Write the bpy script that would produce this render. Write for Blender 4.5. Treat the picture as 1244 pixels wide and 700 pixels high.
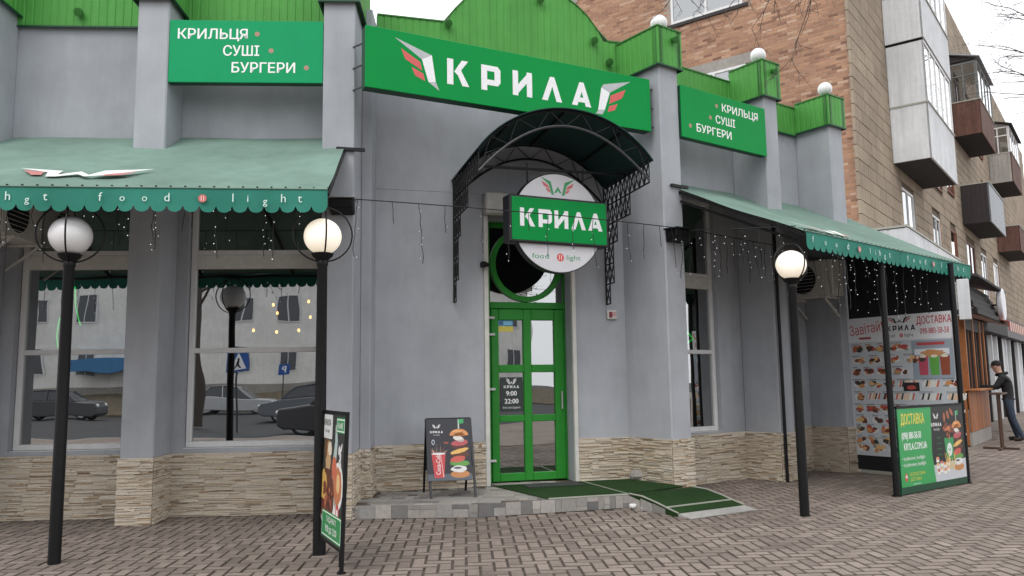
import bpy, bmesh, math, random
from mathutils import Vector, Matrix

random.seed(11)
scene = bpy.context.scene
for o in list(bpy.data.objects):
    bpy.data.objects.remove(o)
COL = scene.collection
R = math.radians

# ------------------------------------------------------------------ camera
CAM_H, FPX = 1.40, 975.0
pitch = math.atan((465.0 - 350.0) / FPX)
roll = math.atan(0.0145)
cd = bpy.data.cameras.new('camera')
cam = bpy.data.objects.new('camera', cd)
COL.objects.link(cam)
fwd = Vector((0, math.cos(pitch), math.sin(pitch)))
up0 = Vector((0, -math.sin(pitch), math.cos(pitch)))
rt0 = Vector((1, 0, 0))
rt = rt0 * math.cos(roll) - up0 * math.sin(roll)
up = rt0 * math.sin(roll) + up0 * math.cos(roll)
m = Matrix.Identity(4)
for i in range(3):
    m[i][0], m[i][1], m[i][2] = rt[i], up[i], -fwd[i]
m[2][3] = CAM_H
cam.matrix_world = m
cd.sensor_fit = 'HORIZONTAL'
cd.sensor_width = 36.0
cd.lens = 36.0 * FPX / 1244.0
cd.clip_start, cd.clip_end = 0.05, 2000.0
scene.camera = cam

# ------------------------------------------------------------------ sky, sun, exposure
SUN_EL, SUN_AZ = 52.0, 205.0          # azimuth clockwise from +Y, behind the camera to the left
w = bpy.data.worlds.new('World')
scene.world = w
w.use_nodes = True
nt = w.node_tree
bg = nt.nodes['Background']
sky = nt.nodes.new('ShaderNodeTexSky')
sky.sky_type = 'NISHITA'
sky.sun_disc = False
sky.sun_elevation = R(SUN_EL)
sky.sun_rotation = R(SUN_AZ)
sky.dust_density = 4.0
hs = nt.nodes.new('ShaderNodeHueSaturation')
hs.inputs['Saturation'].default_value = 0.25
nt.links.new(sky.outputs[0], hs.inputs['Color'])
mx = nt.nodes.new('ShaderNodeMixRGB')                # a closed cloud layer veils the blue
mx.inputs['Fac'].default_value = 0.80
mx.inputs['Color2'].default_value = (10.4, 10.5, 10.8, 1)
nt.links.new(hs.outputs[0], mx.inputs['Color1'])
nt.links.new(mx.outputs[0], bg.inputs['Color'])
bg.inputs['Strength'].default_value = 0.105
sl = bpy.data.lights.new('sun', 'SUN')
sl.energy, sl.angle, sl.color = 0.6, R(25), (1.0, 0.96, 0.9)
so = bpy.data.objects.new('sun', sl)
COL.objects.link(so)
sdir = Vector((math.sin(R(SUN_AZ)) * math.cos(R(SUN_EL)), math.cos(R(SUN_AZ)) * math.cos(R(SUN_EL)), math.sin(R(SUN_EL))))
so.rotation_euler = (-sdir).to_track_quat('-Z', 'Y').to_euler()
so.location = sdir * 60
vs = scene.view_settings
vs.view_transform, vs.look, vs.exposure, vs.gamma = 'Standard', 'None', 0.70, 1.0
vs.use_curve_mapping = False
scene.cycles.use_denoising = True
scene.cycles.max_bounces = 8
scene.cycles.transparent_max_bounces = 16

# ------------------------------------------------------------------ materials
def lin(c):
    return tuple((x / 255 / 12.92) if x / 255 <= 0.04045 else ((x / 255 + 0.055) / 1.055) ** 2.4 for x in c)

MATS = {}
def M(name, col, rough=0.7, var=0.12, scale=5.0, bump=0.0, bscale=60.0, metal=0.0, spec=0.4, rnd=0.0,
      ramp=None, streak=0.0, big=0.0, stain=0.0):
    """procedural surface: grain, slow blotches, optional streaks and a random tone for each loose piece"""
    if name in MATS:
        return MATS[name]
    mt = bpy.data.materials.new(name)
    mt.use_nodes = True
    n, l = mt.node_tree.nodes, mt.node_tree.links
    b = n['Principled BSDF']
    b.inputs['Roughness'].default_value = rough
    b.inputs['Metallic'].default_value = metal
    b.inputs['Specular IOR Level'].default_value = spec
    geo = n.new('ShaderNodeNewGeometry')
    base = n.new('ShaderNodeRGB')
    base.outputs[0].default_value = (*col, 1)
    cur = base.outputs[0]
    if rnd or ramp:
        oi = n.new('ShaderNodeObjectInfo')
        ad = n.new('ShaderNodeMath'); ad.operation = 'ADD'
        l.new(geo.outputs['Random Per Island'], ad.inputs[0]); l.new(oi.outputs['Random'], ad.inputs[1])
        frc = n.new('ShaderNodeMath'); frc.operation = 'FRACT'
        l.new(ad.outputs[0], frc.inputs[0])
        if ramp:
            cr = n.new('ShaderNodeValToRGB')
            els = cr.color_ramp.elements
            while len(els) < len(ramp):
                els.new(0.5)
            for e, (p, c) in zip(els, ramp):
                e.position = p; e.color = (*c, 1)
            l.new(frc.outputs[0], cr.inputs[0])
            cur = cr.outputs[0]
        if rnd:
            mr = n.new('ShaderNodeMapRange')
            mr.inputs['To Min'].default_value, mr.inputs['To Max'].default_value = 1 - rnd, 1 + rnd
            l.new(frc.outputs[0], mr.inputs[0])
            v = n.new('ShaderNodeHueSaturation')
            l.new(cur, v.inputs['Color']); l.new(mr.outputs[0], v.inputs['Value'])
            cur = v.outputs[0]
    def layer(sc, amt, detail=6, vec=None, lo=0.3, hi=0.7):
        nonlocal cur
        t = n.new('ShaderNodeTexNoise')
        t.inputs['Scale'].default_value = sc; t.inputs['Detail'].default_value = detail
        t.inputs['Roughness'].default_value = 0.65
        l.new(vec if vec else geo.outputs['Position'], t.inputs['Vector'])
        mr = n.new('ShaderNodeMapRange')
        mr.inputs['From Min'].default_value, mr.inputs['From Max'].default_value = lo, hi
        mr.inputs['To Min'].default_value, mr.inputs['To Max'].default_value = 1 - amt, 1 + amt
        l.new(t.outputs[0], mr.inputs[0])
        v = n.new('ShaderNodeHueSaturation')
        l.new(cur, v.inputs['Color']); l.new(mr.outputs[0], v.inputs['Value'])
        cur = v.outputs[0]
        return t
    if var:
        layer(scale, var)
    if big:
        layer(0.7, big, 4)
    if streak:
        mp = n.new('ShaderNodeMapping')
        mp.inputs['Scale'].default_value = (7, 7, 0.5)
        l.new(geo.outputs['Position'], mp.inputs['Vector'])
        layer(1.0, streak, 5, mp.outputs[0])
    if stain:                                  # separate run marks and scuffs with edges of their own
        mp = n.new('ShaderNodeMapping')
        mp.inputs['Scale'].default_value = (1.6, 1.6, 0.55)
        l.new(geo.outputs['Position'], mp.inputs['Vector'])
        layer(1.0, stain, 9, mp.outputs[0], .60, .40)
        layer(3.1, stain * .6, 10, None, .66, .30)
    l.new(cur, b.inputs['Base Color'])
    if bump:
        t = n.new('ShaderNodeTexNoise')
        t.inputs['Scale'].default_value = bscale; t.inputs['Detail'].default_value = 5
        l.new(geo.outputs['Position'], t.inputs['Vector'])
        bp = n.new('ShaderNodeBump')
        bp.inputs['Strength'].default_value = bump; bp.inputs['Distance'].default_value = 0.01
        l.new(t.outputs[0], bp.inputs['Height']); l.new(bp.outputs[0], b.inputs['Normal'])
    MATS[name] = mt
    return mt

def emit(name, col, strength, base=(0.8, 0.8, 0.8)):
    mt = M(name, base, 0.35, 0.0)
    b = mt.node_tree.nodes['Principled BSDF']
    b.inputs['Emission Color'].default_value = (*col, 1)
    b.inputs['Emission Strength'].default_value = strength
    return mt

def glass(name, tint=(0.55, 0.57, 0.56), lo=0.16, gain=1.2):
    mt = bpy.data.materials.new(name)
    mt.use_nodes = True
    n, l = mt.node_tree.nodes, mt.node_tree.links
    n.remove(n['Principled BSDF'])
    tr = n.new('ShaderNodeBsdfTransparent'); tr.inputs[0].default_value = (*tint, 1)
    gl = n.new('ShaderNodeBsdfGlossy'); gl.inputs['Roughness'].default_value = 0.004
    gl.inputs['Color'].default_value = (0.92, 0.94, 0.95, 1)
    fr = n.new('ShaderNodeFresnel'); fr.inputs['IOR'].default_value = 1.5
    ma = n.new('ShaderNodeMath'); ma.operation = 'MULTIPLY_ADD'; ma.use_clamp = True
    ma.inputs[1].default_value, ma.inputs[2].default_value = gain, lo
    l.new(fr.outputs[0], ma.inputs[0])
    geo = n.new('ShaderNodeNewGeometry')
    t = n.new('ShaderNodeTexNoise'); t.inputs['Scale'].default_value = 1.4; t.inputs['Detail'].default_value = 1
    l.new(geo.outputs['Position'], t.inputs['Vector'])
    bp = n.new('ShaderNodeBump'); bp.inputs['Strength'].default_value = 0.13; bp.inputs['Distance'].default_value = 0.02
    l.new(t.outputs[0], bp.inputs['Height']); l.new(bp.outputs[0], gl.inputs['Normal'])
    mx = n.new('ShaderNodeMixShader')
    l.new(ma.outputs[0], mx.inputs[0]); l.new(tr.outputs[0], mx.inputs[1]); l.new(gl.outputs[0], mx.inputs[2])
    l.new(mx.outputs[0], n['Material Output'].inputs[0])
    MATS[name] = mt
    return mt

plaster = M('grey_plaster', (0.368, 0.385, 0.415), 0.85, 0.045, 2.2, 0.15, 45, spec=0.2, streak=0.035, big=0.10, stain=0.05)
plaster_far = M('pale_plaster', (0.74, 0.73, 0.70), 0.9, 0.06, 3, 0.1, 40, spec=0.2, streak=0.06, big=0.1)
green_sheet = M('green_profiled_sheet', (0.080, 0.310, 0.060), 0.5, 0.05, 4, spec=0.22, streak=0.07, big=0.08, stain=0.05)
green_trim = M('green_trim', (0.035, 0.17, 0.03), 0.45, 0.08)
sign_green = M('sign_green', (0.002, 0.262, 0.054), 0.5, 0.03, 3, spec=0.12, big=0.05)
sign_green_pale = M('sign_green_pale', (0.005, 0.305, 0.115), 0.5, 0.03, 3, spec=0.15, big=0.05)
sign_edge = M('sign_edge_dark_green', (0.008, 0.06, 0.028), 0.5, 0.1)
sign_white = M('sign_white', (0.62, 0.62, 0.65), 0.35, 0.03)
door_green = M('door_green', (0.026, 0.245, 0.030), 0.45, 0.06, 6, spec=0.25, big=0.05)
pvc = M('white_pvc', (0.66, 0.66, 0.66), 0.4, 0.06, 6, spec=0.45, streak=0.06)
pvc_warm = M('warm_white_pvc', (0.60, 0.59, 0.55), 0.5, 0.1, 8)
blind = M('roller_blind', (0.20, 0.20, 0.19), 0.7, 0.08)
dark_metal = M('black_painted_iron', (0.006, 0.006, 0.007), 0.5, 0.25, 14, 0.15, 90, spec=0.28)
grey_metal = M('grey_iron', (0.05, 0.05, 0.055), 0.5, 0.2, 14)
bright_metal = M('galvanised_metal', (0.42, 0.43, 0.44), 0.35, 0.1, metal=0.6)
awning_cloth = M('awning_fabric', (0.158, 0.240, 0.202), 0.8, 0.09, 2.6, 0.1, 120, spec=0.15, big=0.17, streak=0.06)
valance_cloth = M('valance_fabric', (0.028, 0.205, 0.152), 0.7, 0.06, 7, 0.1, 120, spec=0.25, big=0.12)
canopy_cloth = M('canopy_fabric', (0.006, 0.036, 0.034), 0.6, 0.1, 7)
stone = M('split_stone', (0.5, 0.45, 0.36), 0.85, 0.12, 40, 0.5, 70, spec=0.2, ramp=[
    (0.0, (0.24, 0.165, 0.105)), (0.06, (0.40, 0.31, 0.215)), (0.13, (0.60, 0.52, 0.41)), (0.45, (0.62, 0.55, 0.455)),
    (0.75, (0.66, 0.605, 0.52)), (0.90, (0.62, 0.53, 0.40)), (1.0, (0.42, 0.31, 0.20))])
grout = M('grout', (0.12, 0.095, 0.07), 0.9, 0.2, 20)
paver = M('concrete_paver', (0.232, 0.192, 0.166), 0.88, 0.15, 30, 0.4, 120, spec=0.2, rnd=0.2, big=0.24)
sand = M('joint_sand', (0.118, 0.096, 0.081), 0.95, 0.25, 12)
asphalt = M('asphalt', (0.055, 0.055, 0.057), 0.9, 0.2, 20, 0.3, 80, big=0.2)
kerb_m = M('kerb_concrete', (0.30, 0.29, 0.28), 0.9, 0.15, 12, 0.2, 60)
steptile = M('step_tile', (0.26, 0.24, 0.22), 0.6, 0.14, 22, 0.15, 70, rnd=0.1, ramp=[
    (0.0, (0.15, 0.145, 0.145)), (0.2, (0.26, 0.25, 0.235)), (0.5, (0.36, 0.33, 0.30)), (0.75, (0.29, 0.28, 0.27)), (1.0, (0.42, 0.385, 0.345))])
turf = M('artificial_turf', (0.026, 0.060, 0.020), 0.95, 0.35, 90, 0.9, 260, spec=0.1, big=0.25)
mat_dark = M('door_mat_rubber', (0.045, 0.05, 0.047), 0.9, 0.3, 60, 0.6, 200)
trim_pale = M('pale_trim', (0.36, 0.36, 0.31), 0.6, 0.1)
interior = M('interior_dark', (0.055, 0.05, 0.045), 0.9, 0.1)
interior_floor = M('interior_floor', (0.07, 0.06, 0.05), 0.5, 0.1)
brick = M('red_brick', (0.4, 0.2, 0.12), 0.9, 0.10, 25, 0.4, 60, spec=0.2, big=0.14, ramp=[
    (0.0, (0.20, 0.105, 0.072)), (0.12, (0.31, 0.17, 0.11)), (0.5, (0.37, 0.21, 0.135)), (0.85, (0.43, 0.245, 0.15)), (1.0, (0.49, 0.335, 0.245))])
mortar = M('mortar', (0.35, 0.29, 0.245), 0.95, 0.2, 14)
block = M('wall_block', (0.315, 0.258, 0.198), 0.92, 0.10, 14, 0.4, 50, spec=0.2, rnd=0.10, big=0.14, streak=0.09)
block_joint = M('block_joint', (0.13, 0.105, 0.08), 0.95, 0.2, 12)
concrete = M('concrete', (0.30, 0.28, 0.255), 0.9, 0.14, 10, 0.3, 50, big=0.15)
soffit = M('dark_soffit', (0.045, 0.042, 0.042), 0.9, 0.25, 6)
siding = M('white_siding', (0.60, 0.615, 0.63), 0.6, 0.05, 6, streak=0.09, big=0.08, stain=0.05)
brown_sheet = M('brown_sheet', (0.028, 0.020, 0.021), 0.5, 0.15, 5)
grey_sheet = M('grey_sheet', (0.34, 0.36, 0.39), 0.6, 0.1, 5, streak=0.12)
red_brown = M('red_brown_tiles', (0.115, 0.055, 0.040), 0.75, 0.25, 14, streak=0.25, big=0.2)
weathered = M('weathered_board', (0.32, 0.30, 0.28), 0.85, 0.15, 10, streak=0.25)
wood = M('orange_wood', (0.30, 0.105, 0.032), 0.55, 0.18, 9, streak=0.25, rnd=0.15)
dark_wood = M('dark_roof_board', (0.020, 0.017, 0.016), 0.7, 0.2, 9)
curtain = M('pale_curtain', (0.34, 0.34, 0.33), 0.9, 0.25, 3, rnd=0.5)
bark = M('bark', (0.075, 0.060, 0.052), 0.95, 0.2, 15, 0.4, 40)
globe_off = M('white_globe', (0.80, 0.80, 0.81), 0.25, 0.02, spec=0.5)
globe_on = emit('lit_globe', (1.0, 0.84, 0.60), 0.36)
led = emit('led_point', (0.9, 0.95, 1.0), 0.6)
bulb_on = emit('filament_bulb', (1.0, 0.50, 0.14), 3.2)
neon_m = emit('green_neon', (0.05, 1.0, 0.15), 0.7, (0.1, 0.4, 0.1))
wire_m = M('black_cable', (0.012, 0.012, 0.013), 0.6, 0.0)
board_black = M('black_board', (0.016, 0.017, 0.020), 0.4, 0.1, spec=0.4)
alarm_red = M('alarm_red', (0.22, 0.02, 0.025), 0.4, 0.05)
window_glass = glass('window_glass', (0.60, 0.62, 0.60), 0.40, 1.2)
far_glass = glass('far_window_glass', (0.40, 0.42, 0.44), 0.30, 1.0)
rubber = M('tyre_rubber', (0.02, 0.02, 0.02), 0.85, 0.1)
pm = bpy.data.materials.new('flat_print')
pm.use_nodes = True
_a = pm.node_tree.nodes.new('ShaderNodeAttribute'); _a.attribute_name = 'Col'
_n, _l = pm.node_tree.nodes, pm.node_tree.links
_g = _n.new('ShaderNodeNewGeometry'); _t = _n.new('ShaderNodeTexNoise')
_t.inputs['Scale'].default_value = 55.0; _t.inputs['Detail'].default_value = 4
_l.new(_g.outputs['Position'], _t.inputs['Vector'])
_m = _n.new('ShaderNodeMapRange'); _m.inputs['From Min'].default_value, _m.inputs['From Max'].default_value = 0.3, 0.7
_m.inputs['To Min'].default_value, _m.inputs['To Max'].default_value = 0.92, 1.06
_l.new(_t.outputs[0], _m.inputs[0])
_h = _n.new('ShaderNodeHueSaturation')
_h.inputs['Saturation'].default_value = 0.92
_l.new(_m.outputs[0], _h.inputs['Value']); _l.new(_a.outputs['Color'], _h.inputs['Color'])
_l.new(_h.outputs[0], _n['Principled BSDF'].inputs['Base Color'])
pm.node_tree.nodes['Principled BSDF'].inputs['Roughness'].default_value = 0.4
print_mat = pm

# ------------------------------------------------------------------ object helpers
class Fr:
    """plan frame: s along a facade (left to right from outside), o into the building, z up"""
    def __init__(self, ox, oy, deg):
        a = R(deg)
        self.o = Vector((ox, oy, 0)); self.deg = deg
        self.e = Vector((math.cos(a), math.sin(a), 0)); self.n = Vector((-math.sin(a), math.cos(a), 0))
    def P(self, s, o, z):
        return self.o + self.e * s + self.n * o + Vector((0, 0, z))

W0 = Fr(0, 0, 0)
FA = Fr(-5.55, 8.87, 3.43)
FB = Fr(-1.69, 9.68, 15.7)
FC = Fr(1.93, 9.95, 35.5)
FD = Fr(8.34, 18.95, 52.5)
FE = Fr(8.34, 18.95, 142.5)

def wloc(o):
    v = Vector((0, 0, 0))
    while o is not None:
        v += o.location
        o = o.parent
    return v

def tag(o, label=None, cat=None, group=None, kind=None):
    for k, v in (('label', label), ('category', cat), ('group', group), ('kind', kind)):
        if v:
            o[k] = v
    return o

def thing(name, label, cat, loc=(0, 0, 0), group=None):
    o = bpy.data.objects.new(name, None)
    o.empty_display_size = 0.2
    COL.objects.link(o)
    o.location = loc
    return tag(o, label, cat, group)

class MB:
    def __init__(self):
        self.v, self.f, self.c = [], [], []
    def poly(self, pts, col=None):
        i = len(self.v)
        self.v += [tuple(p) for p in pts]
        self.f.append(tuple(range(i, i + len(pts))))
        self.c.append(col)
        return self
    def hexa(self, p):          # 8 corners: bottom ring 0-3, top ring 4-7
        i = len(self.v)
        self.v += [tuple(q) for q in p]
        for f in ((3, 2, 1, 0), (4, 5, 6, 7), (0, 1, 5, 4), (1, 2, 6, 5), (2, 3, 7, 6), (3, 0, 4, 7)):
            self.f.append(tuple(i + k for k in f)); self.c.append(None)
        return self
    def box(self, F, s0, s1, o0, o1, z0, z1):
        P = F.P
        return self.hexa([P(s0, o0, z0), P(s1, o0, z0), P(s1, o1, z0), P(s0, o1, z0), P(s0, o0, z1), P(s1, o0, z1), P(s1, o1, z1), P(s0, o1, z1)])
    def prism(self, pts, ext):
        ext = Vector(ext); n = len(pts); i = len(self.v)
        pts = [Vector(p) for p in pts]
        self.v += [tuple(p) for p in pts] + [tuple(p + ext) for p in pts]
        self.f.append(tuple(range(i + n - 1, i - 1, -1))); self.f.append(tuple(range(i + n, i + 2 * n)))
        for k in range(n):
            self.f.append((i + k, i + (k + 1) % n, i + n + (k + 1) % n, i + n + k))
        self.c += [None] * (n + 2)
        return self
    def plan(self, pts, z0, z1):
        return self.prism([(x, y, z0) for x, y in pts], (0, 0, z1 - z0))
    def bar(self, a, b, w, h=None, upv=(0, 0, 1)):
        a, b = Vector(a), Vector(b); h = h or w
        d = (b - a).normalized(); u = Vector(upv)
        if abs(d.dot(u)) > 0.98:
            u = Vector((1, 0, 0))
        x = d.cross(u).normalized() * (w / 2); y = x.cross(d).normalized() * (h / 2)
        return self.hexa([a - x - y, a + x - y, a + x + y, a - x + y, b - x - y, b + x - y, b + x + y, b - x + y])
    def tube(self, path, r, n=8, closed=False):
        path = [Vector(p) for p in path]; m_ = len(path)
        rr = r if isinstance(r, (list, tuple)) else [r] * m_
        i = len(self.v); x = None
        for k, p in enumerate(path):
            if closed:
                d = path[(k + 1) % m_] - path[k - 1]
            else:
                d = path[min(k + 1, m_ - 1)] - path[max(k - 1, 0)]
            d.normalize()
            if x is None:
                u = Vector((0, 0, 1)) if abs(d.z) < 0.9 else Vector((1, 0, 0))
                x = d.cross(u).normalized()
            x = (x - d * x.dot(d)).normalized(); y = d.cross(x)
            for q in range(n):
                a = 2 * math.pi * q / n
                self.v.append(tuple(p + (x * math.cos(a) + y * math.sin(a)) * rr[k]))
        for k in range(m_ if closed else m_ - 1):
            k2 = (k + 1) % m_
            for q in range(n):
                self.f.append((i + k * n + q, i + k * n + (q + 1) % n, i + k2 * n + (q + 1) % n, i + k2 * n + q)); self.c.append(None)
        if not closed:
            self.f.append(tuple(i + q for q in range(n - 1, -1, -1))); self.f.append(tuple(i + (m_ - 1) * n + q for q in range(n)))
            self.c += [None, None]
        return self
    def lathe(self, c, prof, n=24, axis=None):
        """prof: (radius, height) pairs along axis (default up)"""
        c = Vector(c); ax = Vector(axis or (0, 0, 1)).normalized()
        u = Vector((1, 0, 0)) if abs(ax.x) < 0.9 else Vector((0, 1, 0))
        x = ax.cross(u).normalized(); y = ax.cross(x); i = len(self.v)
        for r, h in prof:
            for q in range(n):
                a = 2 * math.pi * q / n
                self.v.append(tuple(c + ax * h + (x * math.cos(a) + y * math.sin(a)) * max(r, 1e-5)))
        for k in range(len(prof) - 1):
            for q in range(n):
                self.f.append((i + k * n + q, i + k * n + (q + 1) % n, i + (k + 1) * n + (q + 1) % n, i + (k + 1) * n + q)); self.c.append(None)
        self.f.append(tuple(i + q for q in range(n - 1, -1, -1))); self.f.append(tuple(i + (len(prof) - 1) * n + q for q in range(n)))
        self.c += [None, None]
        return self
    def ball(self, c, r, n=20, m_=12, squash=1.0):
        return self.lathe(c, [(r * math.sin(math.pi * k / m_), -r * squash * math.cos(math.pi * k / m_)) for k in range(m_ + 1)], n)
    def mesh(self, name, mat, smooth=False):
        me = bpy.data.meshes.new(name)
        me.from_pydata(self.v, [], self.f)
        if any(c is not None for c in self.c):
            at = me.color_attributes.new('Col', 'FLOAT_COLOR', 'CORNER')
            k = 0
            for p, c in zip(me.polygons, self.c):
                for _ in range(p.loop_total):
                    at.data[k].color = (*c, 1) if c else (1, 1, 1, 1)
                    k += 1
        else:
            bm = bmesh.new(); bm.from_mesh(me)
            bmesh.ops.recalc_face_normals(bm, faces=bm.faces)
            bm.to_mesh(me); bm.free()
        for mt in (mat if isinstance(mat, (list, tuple)) else [mat]):
            me.materials.append(mt)
        if smooth:
            me.polygons.foreach_set('use_smooth', [True] * len(me.polygons))
            try:
                me.set_sharp_from_angle(angle=R(40))
            except Exception:
                pass
        return me
    def build(self, name, mat, parent=None, smooth=False, bevel=0.0, kind=None, seg=1):
        o = bpy.data.objects.new(name, self.mesh(name, mat, smooth))
        COL.objects.link(o)
        if parent is not None:
            o.parent = parent
            o.location = -wloc(parent)
        if bevel:
            b = o.modifiers.new('bevel', 'BEVEL')
            b.width, b.segments, b.limit_method = bevel, seg, 'ANGLE'
        if kind:
            o['kind'] = kind
        return o

def place(name, me, parent, loc, rotz=0.0, scale=(1, 1, 1), rot=None):
    o = bpy.data.objects.new(name, me)
    COL.objects.link(o)
    o.parent = parent
    o.location = Vector(loc) - wloc(parent)
    o.rotation_euler = rot or (0, 0, rotz)
    o.scale = scale
    return o

def copy_tree(o, parent=None):
    c = o.copy()
    COL.objects.link(c)
    c.parent = parent
    for ch in o.children:
        copy_tree(ch, c)
    return c

# ---- lettering
_txt = {}
def text_mesh(s, _b=0.0):
    bold = 0.0
    if (s, bold) in _txt:
        return _txt[(s, bold)]
    cu = bpy.data.curves.new('t', 'FONT')
    cu.body = s; cu.size = 1.0; cu.resolution_u = 3
    ob = bpy.data.objects.new('t', cu)
    COL.objects.link(ob)
    dg = bpy.context.evaluated_depsgraph_get()
    me = bpy.data.meshes.new_from_object(ob.evaluated_get(dg))
    vs_ = [(v.co.x, v.co.y) for v in me.vertices]
    fs = [tuple(p.vertices) for p in me.polygons]
    bpy.data.objects.remove(ob); bpy.data.curves.remove(cu); bpy.data.meshes.remove(me)
    _txt[(s, bold)] = (vs_, fs)
    return vs_, fs

LETTERS = {
    'К': (0.88, [[(0, 0), (.25, 0), (.25, 1), (0, 1)], [(.29, .52), (.42, .40), (.86, 1), (.60, 1)], [(.34, .60), (.62, 0), (.90, 0), (.50, .72)]]),
    'Р': (0.82, [[(0, 0), (.25, 0), (.25, 1), (0, 1)], [(.25, .78), (.60, .78), (.70, 1), (.25, 1)], [(.56, .40), (.70, .22), (.82, .36), (.82, .86), (.70, 1), (.56, .80)], [(.25, .22), (.70, .22), (.58, .44), (.25, .44)]]),
    'И': (0.86, [[(0, 0), (.24, 0), (.24, 1), (0, 1)], [(.62, 0), (.86, 0), (.86, 1), (.62, 1)], [(.24, .10), (.24, .46), (.62, .90), (.62, .54)]]),
    'Л': (0.92, [[(0, 0), (.26, 0), (.50, .66), (.58, 1), (.38, 1)], [(.66, 0), (.92, 0), (.58, 1), (.38, 1), (.46, .66)]]),
    'А': (0.92, [[(0, 0), (.26, 0), (.50, .66), (.58, 1), (.38, 1)], [(.66, 0), (.92, 0), (.58, 1), (.38, 1), (.46, .66)], [(.22, .16), (.70, .16), (.62, .36), (.30, .36)]]),
}

class Print:
    """flat print: coloured shapes in sheet coordinates (u right, v up) laid on a plane in space"""
    def __init__(self, O, U, V, eps=0.0006):
        self.O, self.U, self.V = Vector(O), Vector(U).normalized(), Vector(V).normalized()
        self.N = self.U.cross(self.V).normalized(); self.mb = MB(); self.eps = eps; self.sub = []; self.first = self.mb
    def cut(self, name):
        self.mb = MB(); self.sub.append((name, self.mb)); return self
    def pt(self, u, v, k):
        return self.O + self.U * u + self.V * v + self.N * (self.eps * k)
    def poly(self, pts, col, k=1):
        a = sum(p[0] * q[1] - q[0] * p[1] for p, q in zip(pts, pts[1:] + pts[:1]))
        if a < 0:
            pts = pts[::-1]
        self.mb.poly([self.pt(u, v, k) for u, v in pts], lin(col)); return self
    def rect(self, u0, v0, u1, v1, col, k=1):
        return self.poly([(u0, v0), (u1, v0), (u1, v1), (u0, v1)], col, k)
    def disc(self, u, v, r, col, k=1, ry=None, n=22, rot=0.0, wob=0.0):
        ry = ry or r; c, s = math.cos(rot), math.sin(rot); pts = []
        for q in range(n):
            a = 2 * math.pi * q / n; f = 1 + (random.uniform(-wob, wob) if wob else 0)
            x, y = r * f * math.cos(a), ry * f * math.sin(a)
            pts.append((u + x * c - y * s, v + x * s + y * c))
        return self.poly(pts, col, k)
    def text(self, s, u, v, h, col, k=2, bold=0.0, align='l', rot=0.0, sx=1.0, split=None):
        vs_, fs = text_mesh(s)
        if not vs_:
            return self
        x0, x1 = min(p[0] for p in vs_), max(p[0] for p in vs_)
        sh = {'l': x0, 'c': (x0 + x1) / 2, 'r': x1}[align]
        sc = h / 0.73; c, sn = math.cos(rot), math.sin(rot)
        shifts = [(0, 0)] if not bold else [(-bold, 0), (bold, 0), (0, bold * .6), (0, -bold * .6)]
        groups = [fs]
        if split:                               # one piece for each glyph
            par = list(range(len(vs_)))
            def root(a):
                while par[a] != a:
                    par[a] = par[par[a]]; a = par[a]
                return a
            for f in fs:
                for q in f[1:]:
                    par[root(q)] = root(f[0])
            isl = {}
            for f in fs:
                isl.setdefault(root(f[0]), []).append(f)
            gl = sorted([[min(vs_[q][0] for f in g for q in f), max(vs_[q][0] for f in g for q in f), g] for g in isl.values()], key=lambda t: t[0])
            mg = []
            for g in gl:
                if mg and g[0] < mg[-1][1] - .02:
                    mg[-1][1] = max(mg[-1][1], g[1]); mg[-1][2] = mg[-1][2] + g[2]
                else:
                    mg.append(g)
            groups = [g[2] for g in mg]
        for g in groups:
            if split:
                self.cut(split)
            for j, (dx, dy) in enumerate(shifts):
                i = len(self.mb.v)
                idx = sorted({q for f in g for q in f}); mp = {q: i + n_ for n_, q in enumerate(idx)}
                for q in idx:
                    x, y = (vs_[q][0] - sh + dx) * sc * sx, (vs_[q][1] + dy) * sc
                    self.mb.v.append(tuple(self.pt(u + x * c - y * sn, v + x * sn + y * c, k + .15 * j)))
                for f in g:
                    self.mb.f.append(tuple(mp[q] for q in f)); self.mb.c.append(lin(col))
        return self
    def letters(self, word, us, v, h, col, k=2, sx=1.0, split=None):
        for ch, u in zip(word, us):
            if split:
                self.cut(split)
            for q, p in enumerate(LETTERS[ch][1]):
                self.poly([(u + x * h * sx, v + y * h) for x, y in p], col, k + 0.2 * q)
        return self
    def word(self, word, u, v, h, col, k=2, gap=0.35, align='c', sx=1.0):
        ws = [LETTERS[c][0] * h * sx for c in word]; tot = sum(ws) + gap * h * (len(word) - 1)
        if align == 'c':
            u -= tot / 2
        us = []
        for w_ in ws:
            us.append(u); u += w_ + gap * h
        return self.letters(word, us, v, h, col, k, sx)
    def emblem(self, u, v, r, g, rd, k=2, ry=None):
        ry = ry or r
        for sg in (-1, 1):
            for pts, c in (([(-1, .62), (-.40, .34), (-.22, -.52), (-.38, -.46), (-.52, .16)], g),
                           ([(-.92, .36), (-.56, .10), (-.47, -.14), (-.82, .06)], rd),
                           ([(-.70, -.06), (-.46, -.20), (-.41, -.40), (-.62, -.26)], rd)):
                self.poly([(u + sg * x * r, v + y * ry) for x, y in pts], c, k)
            self.poly([(u, v + .06 * ry), (u + sg * .22 * r, v - .36 * ry), (u + sg * .09 * r, v - .36 * ry), (u, v - .2 * ry)], g, k)
        return self
    def fork(self, u, v, r, k=2, rd=(205, 45, 45)):
        self.disc(u, v, r, rd, k)
        for dx in (-.3, .3):
            self.rect(u + (dx - .08) * r, v - .6 * r, u + (dx + .08) * r, v + .6 * r, (240, 225, 225), k + 1)
        return self
    def build(self, name, parent, kind=None):
        for nm, mb in self.sub:
            if mb.f:
                mb.build(nm, print_mat, parent)
        if self.first.f:
            return self.first.build(name, print_mat, parent, kind=kind)

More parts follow.
